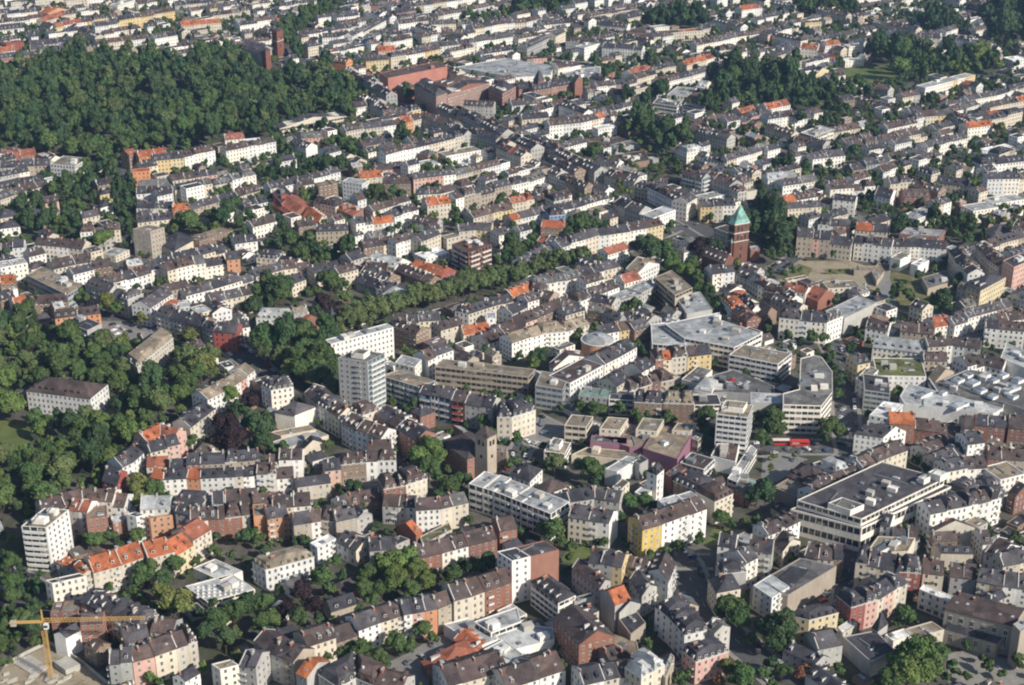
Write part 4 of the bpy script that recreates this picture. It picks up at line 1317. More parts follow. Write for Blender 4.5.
F -20,0 220,-10 240,40 120,55 20,60;28;dg;in the far grove, top middle
T 590,358,46,d 560,375,30,g 540,392,38,d 470,368,34,d 550,218,32,d 620,215,28,d 340,235,28,d 320,240,20,g 160,200,34,d 130,220,28,d 235,222,22,g 385,285,30,d 290,335,28,d 650,388,16,d 700,235,18,d 870,222,24,g 910,225,20,d 340,600,38,g 60,440,26,d 190,430,18,g 800,500,26,d 930,660,22,g 250,560,22,g 870,30,12,g 970,480,16,g 770,570,12,g
Q 0,0
@D
R 0,140 95,112;0;4;12;g;w;d
R 150,92 215,88;2;3;12;f;yy;bb
R 40,222 130,192;0;4;12;g;w;d
R 131,192 225,200;3;4;12;g;wwp;rrb
R 230,182 292,176;1;5;12;g;w;r
R 325,187 380,180;1;5;10;f;w;l
R 385,172 470,160;0;5;12;f;w;b
R 225,228 270,226;1;3;12;f;e;b
R 310,245 385,238;1;2;12;f;w;W
K 172,290 192,298 245,282;8;g;y;d;n
R 25,250 120,262;0;4;12;g;s;b
R 630,352 740,325 830,300;5;4;12;f;wwywy;lllll
R 690,425 800,402 920,380 1040,345;0;3;11;g;w;d
R 890,432 1040,400;0;4;11;g;w;r
K 130,530 185,547 262,517;14;f;w;l;b;apartment_block;pale balcony block standing above the far right rows
R 0,480 110,462;0;3.6;12;g;w;b
R 0,440 90,420;0;3;12;g;w;r
R 110,472 220,450;0;3;12;g;w;d
R 240,535 370,512;0;3;12;g;w;b
R 350,590 475,570;0;3;12;g;w;b
R 480,517 600,490;0;4;12;g;w;b
R 600,472 720,460;0;3;12;g;c;b
R 465,567 640,530;0;3;14;g;c;d
R 490,625 630,600;0;3;12;g;w;b
R 640,590 800,550;0;3;12;g;w;d
R 250,410 350,400;0;3;12;g;b;b
R 570,452 620,442;1;2;12;g;w;d
R 800,512 900,500;0;4;12;g;w;r
R 860,622 1000,590;0;2;14;f;w;W
R 850,662 1040,640;0;3;12;g;c;d
R 890,462 1010,450;0;3;14;f;r;r
R 0,602 50,590;0;4;12;g;w;d
R 180,635 310,620;0;3;12;g;w;d
R 100,560 220,585;0;3;12;g;g;d
R 340,672 480,650;0;3;12;g;g;d
K 795,76 808,82 850,70;15;f;w;l;n;high_rise;far white slab tower near the top right
K 820,207 830,212 853,202;12;f;w;l;n;high_rise;smaller far slab block right of the meadow trees
R 610,152 690,155;0;4;12;g;w;d
R 690,155 780,150;0;3;12;f;w;l
R 780,172 910,182;0;2;12;f;g;g
R 980,242 1040,235;1;3;16;f;w;W
R 720,460 790,500;0;3;12;g;g;d
R 400,350 480,365;0;3;12;g;g;b
R 540,390 610,380;0;3;12;g;g;b
G grass 250,300 360,262 520,262 540,330 400,345 300,325
F -20,315 100,305 150,330 250,350 400,372 400,392 260,392 245,440 180,415 60,410 -20,415;30;dg;below the bright far meadow
F 410,190 500,180 600,190 640,225 780,235 920,240 920,290 700,305 600,320 530,330 510,270 400,240;32;dgl;right of the bright far meadow
F 110,25 230,22 350,35 350,60 230,60 120,60;24;dg;near the top edge, right of centre
F 860,60 960,20 1060,60 1060,180 920,180 880,120;34;d;in the far right upper corner
F 600,90 700,80 800,110 790,140 620,130;24;d;below the far slab tower
T 130,472,34,d 240,480,30,d 210,490,24,d 300,430,32,d 430,525,32,d 395,530,28,d 460,520,24,d 660,382,28,d 925,520,34,y 945,545,28,g 900,545,24,g 860,590,22,d 815,575,26,d 740,600,26,d 700,580,22,d 880,362,26,d 1000,545,26,d 350,605,32,d 320,620,22,d 80,640,38,d 55,655,26,d 100,232,18,d 700,440,26,d 670,430,22,d 540,200,14,g 150,660,26,d 310,555,26,d 280,590,26,d 590,555,14,g
'''
# ------------------------------------------------------------------ reading the trace
TILE = {k: (256 * (i % 4), (0, 171, 342, 514)[i // 4]) for i, k in enumerate('ABCDEFGHIJKLMNOP')}
def pts_of(t, s):
    ox, oy = TILE[t]
    return [(ox + float(a) / 4, oy + float(b) / 4) for a, b in (q.split(',') for q in s.split())]
LM = [(50,535,'the white balcony tower'),(50,640,'the orange crane'),(140,545,'the orange-roofed row'),(70,393,'the park villa'),
 (57,478,'the dense park'),(280,565,'the big school'),(395,575,'the tall green grove'),(440,600,'the terrace by the car park'),(455,650,'the low orange-tiled wings'),
 (545,575,'the brick-ended office block'),(585,640,'the gabled brick hall'),(690,600,'the dark square'),(715,660,'the pink corner building'),
 (655,525,'the bright yellow house'),(625,462,'the purple mall'),(735,425,'the white banded tower'),(810,395,'the rounded white office'),
 (820,440,'the red bus'),(870,505,'the department store'),(800,585,'the large tan hall'),(980,620,'the long stone church'),(905,650,'the biggest bright tree'),
 (830,625,'the yellow corner house'),(880,600,'the red-ended terrace'),(915,425,'the long brick terrace'),(950,395,'the market halls'),(905,350,'the blue-roofed depot'),
 (735,240,'the teal-spired church'),(880,290,'the wasteland'),(975,290,'the yellow end block'),(700,330,'the white theatre'),(640,290,'the tan-roofed office'),
 (360,380,'the beige high-rise'),(475,450,'the square stone tower'),(480,380,'the long banded office'),(540,395,'the blue glass office'),(597,343,'the round hall'),
 (220,440,'the purple beeches'),(170,385,'the park-edge block'),(310,320,'the red-brick villa'),(450,290,'the tree-lined boulevard'),(225,330,'the red-walled row'),
 (150,240,'the beige tower block'),(300,215,'the factory halls'),(475,255,'the brown balcony block'),(415,450,'the church street'),
 (80,335,'the blue-grey block'),(65,290,'the bluish office'),(620,250,'the orange-ended terrace'),(700,215,'the main junction'),
 (170,90,'the large wood'),(275,45,'the twin-towered church'),(420,75,'the pink factory hall'),(500,90,'the brick school complex'),(560,90,'the long brick facade'),
 (660,140,'the big courtyard'),(730,90,'the far wood'),(860,75,'the far meadow'),(970,85,'the yellow-white flats'),(815,135,'the pale balcony block'),
 (900,225,'the white terrace'),(950,230,'the courtyard trees'),(335,120,'the cream sports hall'),(560,520,'the white balcony row'),(340,430,'the pale workshop roof'),
 (690,380,'the rooftop car park'),(940,470,'the brick backyards'),(60,150,'the curved yellow block'),(120,130,'the wooded street'),(200,160,'the yellow row'),
 (800,45,'the upper right rows'),(640,40,'the brown flat block'),(120,30,'the upper left rows'),(360,40,'the slanting road'),(980,540,'the right-hand backyards')]
def dirword(dx, dy):
    if abs(dx) > 2.2 * abs(dy): return 'right of' if dx > 0 else 'left of'
    if abs(dy) > 2.2 * abs(dx): return 'below' if dy > 0 else 'above'
    return ('lower ' if dy > 0 else 'upper ') + ('right of' if dx > 0 else 'left of')
def wheres(px, py):
    L = sorted(LM, key=lambda l: (l[0] - px) ** 2 + 2.0 * (l[1] - py) ** 2)
    return [dirword(px - l[0], py - l[1]) + ' ' + l[2] for l in L[:9] if abs(px-l[0]) + abs(py-l[1]) > 5]
ORD = ['first','second','third','fourth','fifth','sixth','seventh','eighth','ninth','tenth','eleventh','twelfth','thirteenth','fourteenth','fifteenth','sixteenth','seventeenth','eighteenth','nineteenth','twentieth']
def ordw(i): return ORD[i] if i < len(ORD) else '%dth' % (i + 1)
USEDROW = set()
def rowphrase(px, py):
    for w in wheres(px, py):
        if w not in USEDROW:
            USEDROW.add(w); return w
    return wheres(px, py)[0]
PENDING = []         # (object, stem, px, py): labels made distinct at the end
def finish_labels():
    def trim(s):
        return ' '.join(s.split()[:16])
    by = {}
    for o, stem, px, py in PENDING:
        w = wheres(px, py)
        by.setdefault(stem + ' ' + w[0], []).append((o, stem, px, py, w))
    out = {}
    for k, L in by.items():
        if len(L) == 1: out.setdefault(k, []).append(L[0]); continue
        for q in L: out.setdefault(k + ', ' + q[4][1], []).append(q)
    for k, L in out.items():
        if len(L) == 1: L[0][0]['label'] = trim(k); continue
        if len(k.split()) > 12: k = ' '.join(k.split(', ')[0].split() + ['and', L[0][4][1]]) if False else k
        L.sort(key=lambda q: q[2])
        for i, q in enumerate(L):
            w = k.split(); tail = ', %s from left' % ordw(i)
            q[0]['label'] = ' '.join(w[:13]).rstrip(',') + tail

CARCOL = dict(cw='white', cs='silver', ck='black', cb='dark blue', cr='red', cg='grey')
blds = []        # Building objects in the order traced
trees = []       # (x, y, r_m, colour, where or None, px, py)
woods = []; grounds = []; streets = []; carpts = []
rowid = 0
tile = None
lines = [l for l in DATA.strip().splitlines() if l.strip()]
rows_raw = []
def quad(A, B, Cc):
    return [A, B, Cc, (A[0] + Cc[0] - B[0], A[1] + Cc[1] - B[1])]
last = None
for l in lines:
    if l[0] == '@': tile = l[1]; continue
    c, rest = l[0], l[2:]
    f = rest.split(';')
    if c in 'KPA':
        pp = pts_of(tile, f[0])
        if '+' in f[1]: z0, h = map(float, f[1].split('+'))
        else: z0, h = 0.0, float(f[1])
        if c in 'KA':
            roof, wall, rc, style = f[2:6]; ex = f[6:]
            W = [G(x, y, z0 + h) for x, y in pp]
            poly = quad(*W)
            if area(poly) < 0: poly = [poly[1], poly[0], poly[3], poly[2]]
        else:
            roof = 'f'; wall, rc, style = f[2:5]; ex = f[5:]
            poly = [G(x, y, z0 + h) for x, y in pp]
        b = Building(poly, h, roof, wall, rc, style, z0=z0, st=2 if 'department_store' in l else 1 if 'upper_storey' in l else max(1, round(h / (3.0 if h > 20 else 3.2))))
        if tile in 'ABCD': b.far = True
        b.px = (sum(p[0] for p in pp) / len(pp), sum(p[1] for p in pp) / len(pp))
        if c == 'A':
            last.annex.append((b, ex[0])); continue
        b.annex = []; last = b
        b.name = ex[0] if ex else ('town_house' if roof not in 'f' else 'flat_roofed_building')
        b.label = ex[1] if len(ex) > 1 else None
        b.cat = b.name.replace('_', ' ')
        if roof == 'p' and b.name == 'church_tower': b.rh = {'J': 5, 'G': 13, 'B': 3}[tile]
        if b.name == 'stair_turret': b.rh = 4
        if b.name == 'turret_house': b.rh = 7
        b.row = None; b.pri = 1
        blds.append(b); occupy(b.poly)
    elif c == 'R': rows_raw.append((tile, f))
    elif c == 'T':
        ox, oy = TILE[tile]
        for q in rest.replace(' ', ',').split(','): pass
        tok = rest.split()
        # entries look like  x,y,r,col
        for q in ','.join(tok).replace(' ', '').split('|'):
            v = q.split(',')
            for i in range(0, len(v) - 3, 4):
                trees.append((ox + float(v[i]) / 4, oy + float(v[i+1]) / 4, float(v[i+2]) / 4, v[i+3], None))
    elif c == 'F': woods.append((pts_of(tile, f[0]), float(f[1]) / 4, f[2], f[3]))
    elif c == 'S':
        w, s = rest.split(' ', 1); streets.append((float(w), pts_of(tile, s)))
    elif c == 'G':
        k, s = rest.split(' ', 1); grounds.append((k, pts_of(tile, s)))
    elif c == 'Q': carpts += pts_of(tile, rest) if rest.strip() != '0,0' else []

rng = random.Random(11)
def jit(code, table, kind):
    r = rng.random()
    if kind == 'w':
        if code == 'w': return 'w' if r < .66 else ('c' if r < .90 else rng.choice('sgpsyb'))
        if code == 'c': return 'c' if r < .5 else ('w' if r < .8 else rng.choice('sssybp'))
        if code == 'g': return 'g' if r < .4 else rng.choice('wscbg')
        if code in 'mg': return rng.choice('wwwwccssgbp')
        return code if r < .75 else rng.choice('wcr')
    if code == 'd': return 'd' if r < .62 else ('b' if r < .89 else ('g' if r < .97 else 'r'))
    if code == 'b': return 'b' if r < .66 else ('d' if r < .97 else 'r')
    if code == 'm': return rng.choice('dbdddbbr')
    if code == 'r': return 'r' if r < .75 else 'b'
    return code
def make_row(tile, f):
    global rowid
    pp = pts_of(tile, f[0])
    if pp[0][0] > pp[-1][0]: pp = pp[::-1]
    n, st, dep, roof, wall, rc = f[1:7]; n = int(n); st = float(st); dep = float(dep)
    style = f[7] if len(f) > 7 else 'w'
    h = st * 3.05 + .6
    W = [G(x, y, h) for x, y in pp]
    seg = [dist(W[i], W[i + 1]) for i in range(len(W) - 1)]; tot = sum(seg)
    if tot < 3: return
    if n == 0: n = max(1, round(tot / (13 if tile in 'ABCD' else 10.5 if tile in 'EFGH' else 8.6)))
    cuts = [0.0]
    ws = [rng.choice([.7, .85, 1, 1.15, 1.5]) for _ in range(n)]; sw = sum(ws)
    for w in ws: cuts.append(cuts[-1] + w / sw * tot)
    # snap the nearest cut to each bend
    acc = 0
    for sg in seg[:-1]:
        acc += sg
        i = min(range(1, n), key=lambda i: abs(cuts[i] - acc)) if n > 1 else 0
        if i: cuts[i] = acc
    cuts.sort()
    def at(t):
        for i, sg in enumerate(seg):
            if t <= sg or i == len(seg) - 1: return lerp(W[i], W[i + 1], t / sg if sg else 0)
            t -= sg
    fpt = [at(t) for t in cuts]
    dn = []
    for i in range(n):
        d = nrm(sub(fpt[i + 1], fpt[i])); dn.append((-d[1], d[0]))
    cn = []
    for i in range(n + 1):
        a = dn[max(0, i - 1)]; b = dn[min(n - 1, i)]
        m = nrm((a[0] + b[0], a[1] + b[1])); c = max(.6, a[0] * m[0] + a[1] * m[1]); cn.append((m[0] / c, m[1] / c))
    rowid += 1
    cx, cy = sum(p[0] for p in pp) / len(pp), sum(p[1] for p in pp) / len(pp)
    Rb = []
    for i in range(n):
        if dist(fpt[i], fpt[i + 1]) < 3: continue
        wl = wall[i % len(wall)] if len(wall) > 1 or (n == 1) else jit(wall, WALLS, 'w')
        rl = rc[i % len(rc)] if len(rc) > 1 or (n == 1 and rc != 'm') else jit(rc, ROOFS, 'r')
        if wl == 'm': wl = 'w'
        dh = rng.uniform(-.4, .7) if n > 1 else 0
        if Rb and len(wall) == 1 and rng.random() < (.55 if tile in 'ABCDEFGH' else .25): wl = Rb[-1].wall
        if Rb and len(rc) == 1 and rng.random() < .55 and (Rb[-1].rc != 'r' or rc == 'r'): rl = Rb[-1].rc; keep_ri = Rb[-1].ri
        else: keep_ri = rng.randrange(len(ROOFS[rl][1]))
        if Rb and rng.random() < .5: dh = Rb[-1].h - h
        if rng.random() < .1 and n > 2 and style == 'w' and roof == 'g': dh -= 2.6
        dd = dep * rng.uniform(.93, 1.05)
        ok = False
        for k in (1, .75, .55):
            d2 = dd * k
            g = .03
            d = nrm(sub(fpt[i + 1], fpt[i]))
            p0 = (fpt[i][0] + d[0] * g, fpt[i][1] + d[1] * g); p1 = (fpt[i+1][0] - d[0] * g, fpt[i+1][1] - d[1] * g)
            poly = [p0, p1, (p1[0] + cn[i+1][0] * d2, p1[1] + cn[i+1][1] * d2), (p0[0] + cn[i][0] * d2, p0[1] + cn[i][1] * d2)]
            if area(poly) <= 4: continue
            inner = [lerp(q, lerp(poly[0], poly[2], .5), .12) for q in poly]
            if busy(inner) < .22: ok = True; break
        if not ok: continue
        rf = roof
        if roof == 'g' and rng.random() < .12 and n > 2: rf = 'm'
        if roof == 'm' and rng.random() < .25 and n > 2: rf = 'g'
        ex = [0, 2] + ([3] if i == 0 else []) + ([1] if i == n - 1 else [])
        b = Building(poly, h + dh, rf, wl, rl, style, exposed=sorted(ex), st=max(1, round(st)) if dh > -1 else max(1, round(st) - 1), rh=min(dep * .29, 4.2) * rng.uniform(.9, 1.1))
        b.ri = keep_ri; b.row = rowid; b.idx = i; b.n = n; b.rowpx = (cx, cy); b.annex = []
        b.px = PX(*b.c, b.h); b.name = 'town_house'; b.cat = 'house'; b.pri = 0
        Rb.append(b)
    for b in Rb: occupy(b.poly)
    blds.extend(Rb)

allt = []      # x, y, r, col, aspect, group, where, px, py, rpx
def s_at(py): return S(py)
WG = {}
for wi_, (poly, rp, cols, wh) in enumerate(woods):
    xs = [p[0] for p in poly]; ys = [p[1] for p in poly]
    rr = random.Random(wi_); pts = []
    gp = [G(x, y, 4.0) for x, y in poly]
    X0, X1 = min(p[0] for p in gp), max(p[0] for p in gp); Y0, Y1 = min(p[1] for p in gp), max(p[1] for p in gp)
    rm = rp / S(sum(ys) / len(ys)) * .95
    def inside(x, y):
        r_ = False
        for i in range(len(gp)):
            x1, y1 = gp[i]; x2, y2 = gp[(i + 1) % len(gp)]
            if (y1 > y) != (y2 > y) and x < (y - y1) * (x2 - x1) / (y2 - y1) + x1: r_ = not r_
        return r_
    tries = (12 if 'boulevard' in wh else 1) * int((X1 - X0) * (Y1 - Y0) / (rm * rm) * 6) + 60
    for _ in range(min(tries, 30000)):
        x, y = rr.uniform(X0, X1), rr.uniform(Y0, Y1)
        if not inside(x, y): continue
        r = rm * rr.choice([.55, .75, .95, 1.1, 1.4] if 'boulevard' not in wh else [.85, 1.0, 1.15])
        if any((x - a) ** 2 + (y - b) ** 2 < ((.37 if 'boulevard' in wh else .60) * (r + c)) ** 2 for a, b, c in pts): continue
        if not free_disc(x, y, min(r * .4, 2)): continue
        px, py = PX(x, y, r * 1.3)
        if 'dense park' in wh and ((22 < px < 112 and 388 < py < 416) or (px < 26 and 408 < py < 452)): continue
        if wh.startswith(('in the large wood', 'along the road past')) and 256 < px < 290 and 40 < py < 72: continue
        if 'white block' in wh and 250 < px < 332 and 306 < py < 334: continue
        pts.append((x, y, r)); col = rr.choice(cols)
        allt.append([x, y, r, col, rr.uniform(.9, 1.25) if col != 'd' else rr.uniform(1.1, 1.7), wi_, wh, px, py, r * S(py)])
for t in allt: occupy_disc(t[0], t[1], min(t[2] * .6, 3.5))
for poly, rp, cols, wh in woods:
    if 'boulevard' in wh or 'slanting' in wh or 'large wood' in wh or 'dense park' in wh: occupy([G(x, y, 5) for x, y in poly])
rows_raw.sort(key=lambda r: -sum(p[1] for p in pts_of(r[0], r[1][0])) / len(r[1][0].split()))
for t, f in rows_raw: make_row(t, f)

for (px, py, rp, col, _) in trees:
    r = rp / s_at(py + rp) * 1.02
    asp = .95 if col != 'd' else 1.1
    zc = r * asp * .9 + max(1.0, r * .45)
    x, y = G(px, py, zc)
    for k in range(6):
        if free_disc(x, y, 1.2): break
        x, y = x * (1 - .004), y - 2.0
    allt.append([x, y, r, col, asp, None, None, px, py, rp]); 

# ------------------------------------------------------------------ roads, yards, ground
def struct(name, m, kind='structure', label=None):
    o = link(name, m.mesh(name)); o['kind'] = kind
    if label: o['label'] = label
    return o
m = M()
m.face([(-9000, -2000, 0), (9000, -2000, 0), (9000, 16000, 0), (-9000, 16000, 0)], 'yard')
struct('ground', m)
def strip(P, w):
    L, Rr = [], []
    for i, p in enumerate(P):
        a = nrm(sub(P[i], P[max(0, i - 1)])) if i else nrm(sub(P[1], P[0]))
        b = nrm(sub(P[min(len(P) - 1, i + 1)], P[i])) if i < len(P) - 1 else a
        d = nrm((a[0] + b[0], a[1] + b[1])); k = w / 2 / max(.5, a[0] * d[0] + a[1] * d[1])
        L.append((p[0] - d[1] * k, p[1] + d[0] * k)); Rr.append((p[0] + d[1] * k, p[1] - d[0] * k))
    return L, Rr
SW = []
for si, (w, pp) in enumerate(streets):
    P = [G(x, y, 0) for x, y in pp]; SW.append((w, P))
    z = .004 + .004 * (si + 1) / 4
    L, Rr = strip(P, w); m = M()
    for i in range(len(P) - 1):
        m.face([(*Rr[i], z), (*Rr[i+1], z), (*L[i+1], z), (*L[i], z)], 'asphalt')
        occ = [Rr[i], Rr[i+1], L[i+1], L[i]]
        SW[-1] += ()
    # dashed centre line
    if w >= 10:
        for i in range(len(P) - 1):
            d = nrm(sub(P[i+1], P[i])); ln = dist(P[i], P[i+1]); t = 2
            while t < ln - 5:
                a = (P[i][0] + d[0]*t, P[i][1] + d[1]*t); b = (a[0] + d[0]*3, a[1] + d[1]*3); q = (-d[1]*.09, d[0]*.09)
                m.face([(a[0]-q[0], a[1]-q[1], z+.004), (b[0]-q[0], b[1]-q[1], z+.004), (b[0]+q[0], b[1]+q[1], z+.004), (a[0]+q[0], a[1]+q[1], z+.004)], 'trim')
                t += 9
    struct('road', m)
    for side in (1, -1):
        L1, R1 = strip(P, w); L2, R2 = strip(P, w + 4.4)
        A_, B_ = (L1, L2) if side == 1 else (R2, R1)
        m = M()
        for i in range(len(P) - 1):
            q = [B_[i], A_[i], A_[i+1], B_[i+1]]
            if area(q) < 0: q = q[::-1]
            m.prism(q, -.1, .12 + .002 * (si % 7), 'pave')
        struct('pavement', m)
for gi, (k, pp) in enumerate(grounds):
    P = [G(x, y, 0) for x, y in pp]
    if area(P) < 0: P = P[::-1]
    m = M(); z = .05 + .004 * gi if k != 'asphalt' else .045
    m.face([(*p, z) for p in P], k)
    struct({'dirt': 'bare_ground', 'lot': 'car_park_surface', 'pave': 'paved_yard', 'asphalt': 'junction_surface', 'grass': 'lawn', 'scrub': 'scrubby_ground'}[k], m)
STREETCELLS = []
for w, P in SW:
    L, Rr = strip(P, w + 3)
    for i in range(len(P) - 1): STREETCELLS.append([Rr[i], Rr[i+1], L[i+1], L[i]])

# ------------------------------------------------------------------ trees
def crown_arrays(seed, nq, lobes, flat=1.0):
    r = np.random.default_rng(seed)
    cs = []
    for i in range(lobes):
        a = r.uniform(0, 2 * np.pi); el = r.uniform(-.5, 1.35); rr = r.uniform(.42, .66) if i > 2 else .2
        cs.append((math.cos(a) * math.cos(el) * rr, math.sin(a) * math.cos(el) * rr, math.sin(el) * rr * 1.0, r.uniform(.26, .46)))
    cs = np.array(cs)
    V = []; 
    idx = r.integers(0, lobes, nq)
    d = r.normal(size=(nq, 3)); d /= np.linalg.norm(d, axis=1)[:, None]
    d[:, 2] = np.where(d[:, 2] < -.3, -d[:, 2], d[:, 2])
    rad = cs[idx, 3] * r.uniform(.72, 1.08, nq)
    c = cs[idx, :3] + d * rad[:, None]
    n = d + r.normal(size=(nq, 3)) * .45; n /= np.linalg.norm(n, axis=1)[:, None]
    t = np.cross(n, r.normal(size=(nq, 3))); t /= np.linalg.norm(t, axis=1)[:, None]
    b = np.cross(n, t)
    s = r.uniform(.035, .085, nq)[:, None] * (math.sqrt(1400 / nq) if nq < 1400 else 1)
    v = np.stack([c - t*s - b*s*.8, c + t*s - b*s*.8, c + t*s*.9 + b*s, c - t*s*.9 + b*s], axis=1).reshape(-1, 3)
    f = np.arange(nq * 4).reshape(-1, 4)
    # inner masses so the crown is not see-through everywhere
    iv = []; iff = []
    for q in cs:
        base = len(iv) + nq * 4
        for k in range(6):
            for j in range(4):
                th = 2 * math.pi * k / 6; ph = -.9 + j * .75
                k2 = q[3] * .86 * r.uniform(.8, 1.1)
                iv.append((q[0] + math.cos(th)*math.cos(ph)*k2, q[1] + math.sin(th)*math.cos(ph)*k2, q[2] + math.sin(ph)*k2))
        for k in range(6):
            for j in range(3):
                a = base + k*4 + j; b2 = base + ((k+1) % 6)*4 + j
                iff.append((a, b2, b2 + 1, a + 1))
    v = np.vstack([v, np.array(iv)]); f = np.vstack([f, np.array(iff)])
    return v, f
def mesh_np(name, v, f, mats, mi=None):
    me = bpy.data.meshes.new(name)
    me.vertices.add(len(v)); me.vertices.foreach_set('co', v.astype(np.float32).ravel())
    me.loops.add(f.size); me.loops.foreach_set('vertex_index', f.astype(np.int32).ravel())
    me.polygons.add(len(f)); me.polygons.foreach_set('loop_start', np.arange(0, f.size, 4, dtype=np.int32))
    for k in mats: me.materials.append(MATS[k])
    if mi is not None: me.polygons.foreach_set('material_index', mi.astype(np.int32))
    me.update(calc_edges=True); return me
CR_HI = [crown_arrays(s, 2200, 15) for s in range(5)]
CR_LO = [crown_arrays(50 + s, 300, 7) for s in range(8)]
CROWNS = {}
def crown_mesh(col, k):
    if (col, k) not in CROWNS:
        v, f = CR_HI[k]; CROWNS[(col, k)] = mesh_np('crown', v, f, ['L' + col])
    return CROWNS[(col, k)]
def trunk_mesh(k):
    m = M(); r = random.Random(k)
    def seg(a, b, ra, rb):
        q = 7; A_ = []; B_ = []
        for i in range(q):
            t = 2 * math.pi * i / q
            A_.append((a[0] + math.cos(t)*ra, a[1] + math.sin(t)*ra, a[2])); B_.append((b[0] + math.cos(t)*rb, b[1] + math.sin(t)*rb, b[2]))
        m.hexa(A_, B_, 'bark')
    seg((0, 0, 0), (0, 0, .5), .05, .036)
    for i in range(5):
        a = 2 * math.pi * i / 5 + r.random(); e = r.uniform(.3, .5)
        seg((0, 0, .46), (math.cos(a)*e, math.sin(a)*e, 1.0 + r.random()*.3), .026, .008)
    return m.mesh('trunk')
TRUNKS = [trunk_mesh(k) for k in range(3)]
for t in allt: occupy_disc(t[0], t[1], min(t[2] * .55, 3.5))
for poly, rp, cols, wh in woods:
    if 'park' in wh or 'large wood' in wh: occupy([G(x, y, 3) for x, y in poly])
for q in STREETCELLS: occupy(q)
for k, pp in grounds: occupy([G(x, y, 0) for x, y in pp])

# ------------------------------------------------------------------ filling in what stands between the traced rows
fill = []; yards = []
def infill():
    r = random.Random(5)
    phi = math.radians(38)
    # rows of far houses on free ground: cross streets first, then the long rows
    for pas in (0, 1):
        base = -2600
        while base < 2600:
            base += r.choice([110, 130, 160]) if pas == 0 else r.choice([24, 26, 29])
            a_ = phi - (math.pi / 2 if pas == 0 else 0) + r.uniform(-.08, .08)
            d = (math.cos(a_), math.sin(a_)); nn = (-d[1], d[0]); t = -2600
            st = r.choice([2, 3, 3, 3, 4]); wc = r.choice('wwcwgc'); rcc = r.choice('ddbdb')
            while t < 2600:
                w = r.choice([8, 9, 10, 12, 15, 20])
                o = (nn[0] * base + d[0] * t, nn[1] * base + d[1] * t + 300)
                t += w
                if r.random() < (.07 if pas else .2): t += r.choice([12, 12, 25]); st = r.choice([2, 3, 3, 3, 4]); wc = r.choice('wwcwwc'); rcc = r.choice('dddbdb')
                if o[1] < 470 or o[1] > 2250: continue
                px, py = PX(o[0], o[1], 8)
                if px < -230 or px > 1250 or py < -25 or py > (330 if -25 < px < 1050 else 760): continue
                if py < 230 or not -25 < px < 1050 or r.random() < .45:
                    dep = r.uniform(9.5, 11.5)
                    q = [o, (o[0] + d[0]*(w-.06), o[1] + d[1]*(w-.06)), (o[0] + d[0]*(w-.06) + nn[0]*dep, o[1] + d[1]*(w-.06) + nn[1]*dep), (o[0] + nn[0]*dep, o[1] + nn[1]*dep)]
                    cc = lerp(q[0], q[2], .5)
                    if busy([lerp(a, cc, -.08) for a in q]) > .04: continue
                    b = Building(q, st * 3.05 + r.choice([0,0,.4,.8]), 'g' if r.random() < .8 else r.choice('ffm'), wc if r.random() < .7 else jit(wc, 0, 'w'), rcc if r.random() < .8 else jit(rcc, 0, 'r'), 'w', exposed=(0, 1, 2, 3), st=st, rh=r.uniform(2.4, 3.4))
                    b.row = None; b.px = (px, py); b.name = 'town_house'; b.cat = 'house'; b.annex = []; b.pri = 0; b.auto = True
                    fill.append(b); occupy(q)
    # yard buildings and garden trees
    for y in np.arange(480, 2150, 5.0):
        half = (y + 150) * .47
        for x in np.arange(-half, half, 5.5 if y < 1000 else 9):
            x_ = x + r.uniform(-2, 2); y_ = y + r.uniform(-2, 2)
            p = PX(x_, y_, 2)
            if p[0] < -200 or p[0] > 1220 or p[1] < -10 or p[1] > 740: continue
            if r.random() < (.55 if y < 1000 else .35) and free_disc(x_, y_, 3.6):
                w, dp = r.uniform(6, 10), r.uniform(5, 8); a = phi + r.choice([0, math.pi / 2]) + r.uniform(-.1, .1)
                ca, sa = math.cos(a), math.sin(a)
                if free_disc(x_, y_, 5.2): w += 3; dp += 2
                q = [(x_ + ca*u - sa*v, y_ + sa*u + ca*v) for u, v in ((-w/2,-dp/2),(w/2,-dp/2),(w/2,dp/2),(-w/2,dp/2))]
                if busy(q) > .12: continue
                big = free_disc(x_, y_, 4.8) and r.random() < .5
                b = Building(q, r.uniform(6.5, 10) if big else r.uniform(2.8, 4.2), r.choice('fffgs' if not big else 'ffggh'), r.choice('wwcsgbr'), r.choice('gdtlbdg'), 'w' if big else 'n')
                b.px = p; b.name = 'yard_building'; b.cat = 'outbuilding'; b.row = None; b.annex = []; b.pri = 0
                yards.append(b); occupy(q)
            elif r.random() < (.42 if y < 1000 else .75) and free_disc(x_, y_, 1.6):
                rad = r.uniform(1.6, 3.6) * (1 if y < 1000 else 1.35)
                allt.append([x_, y_, rad, r.choice('gggdlds'), r.uniform(.85, 1.2), 'yard', 'yard', p[0], p[1], rad * S(p[1])])
                occupy_disc(x_, y_, 1.6)
infill()

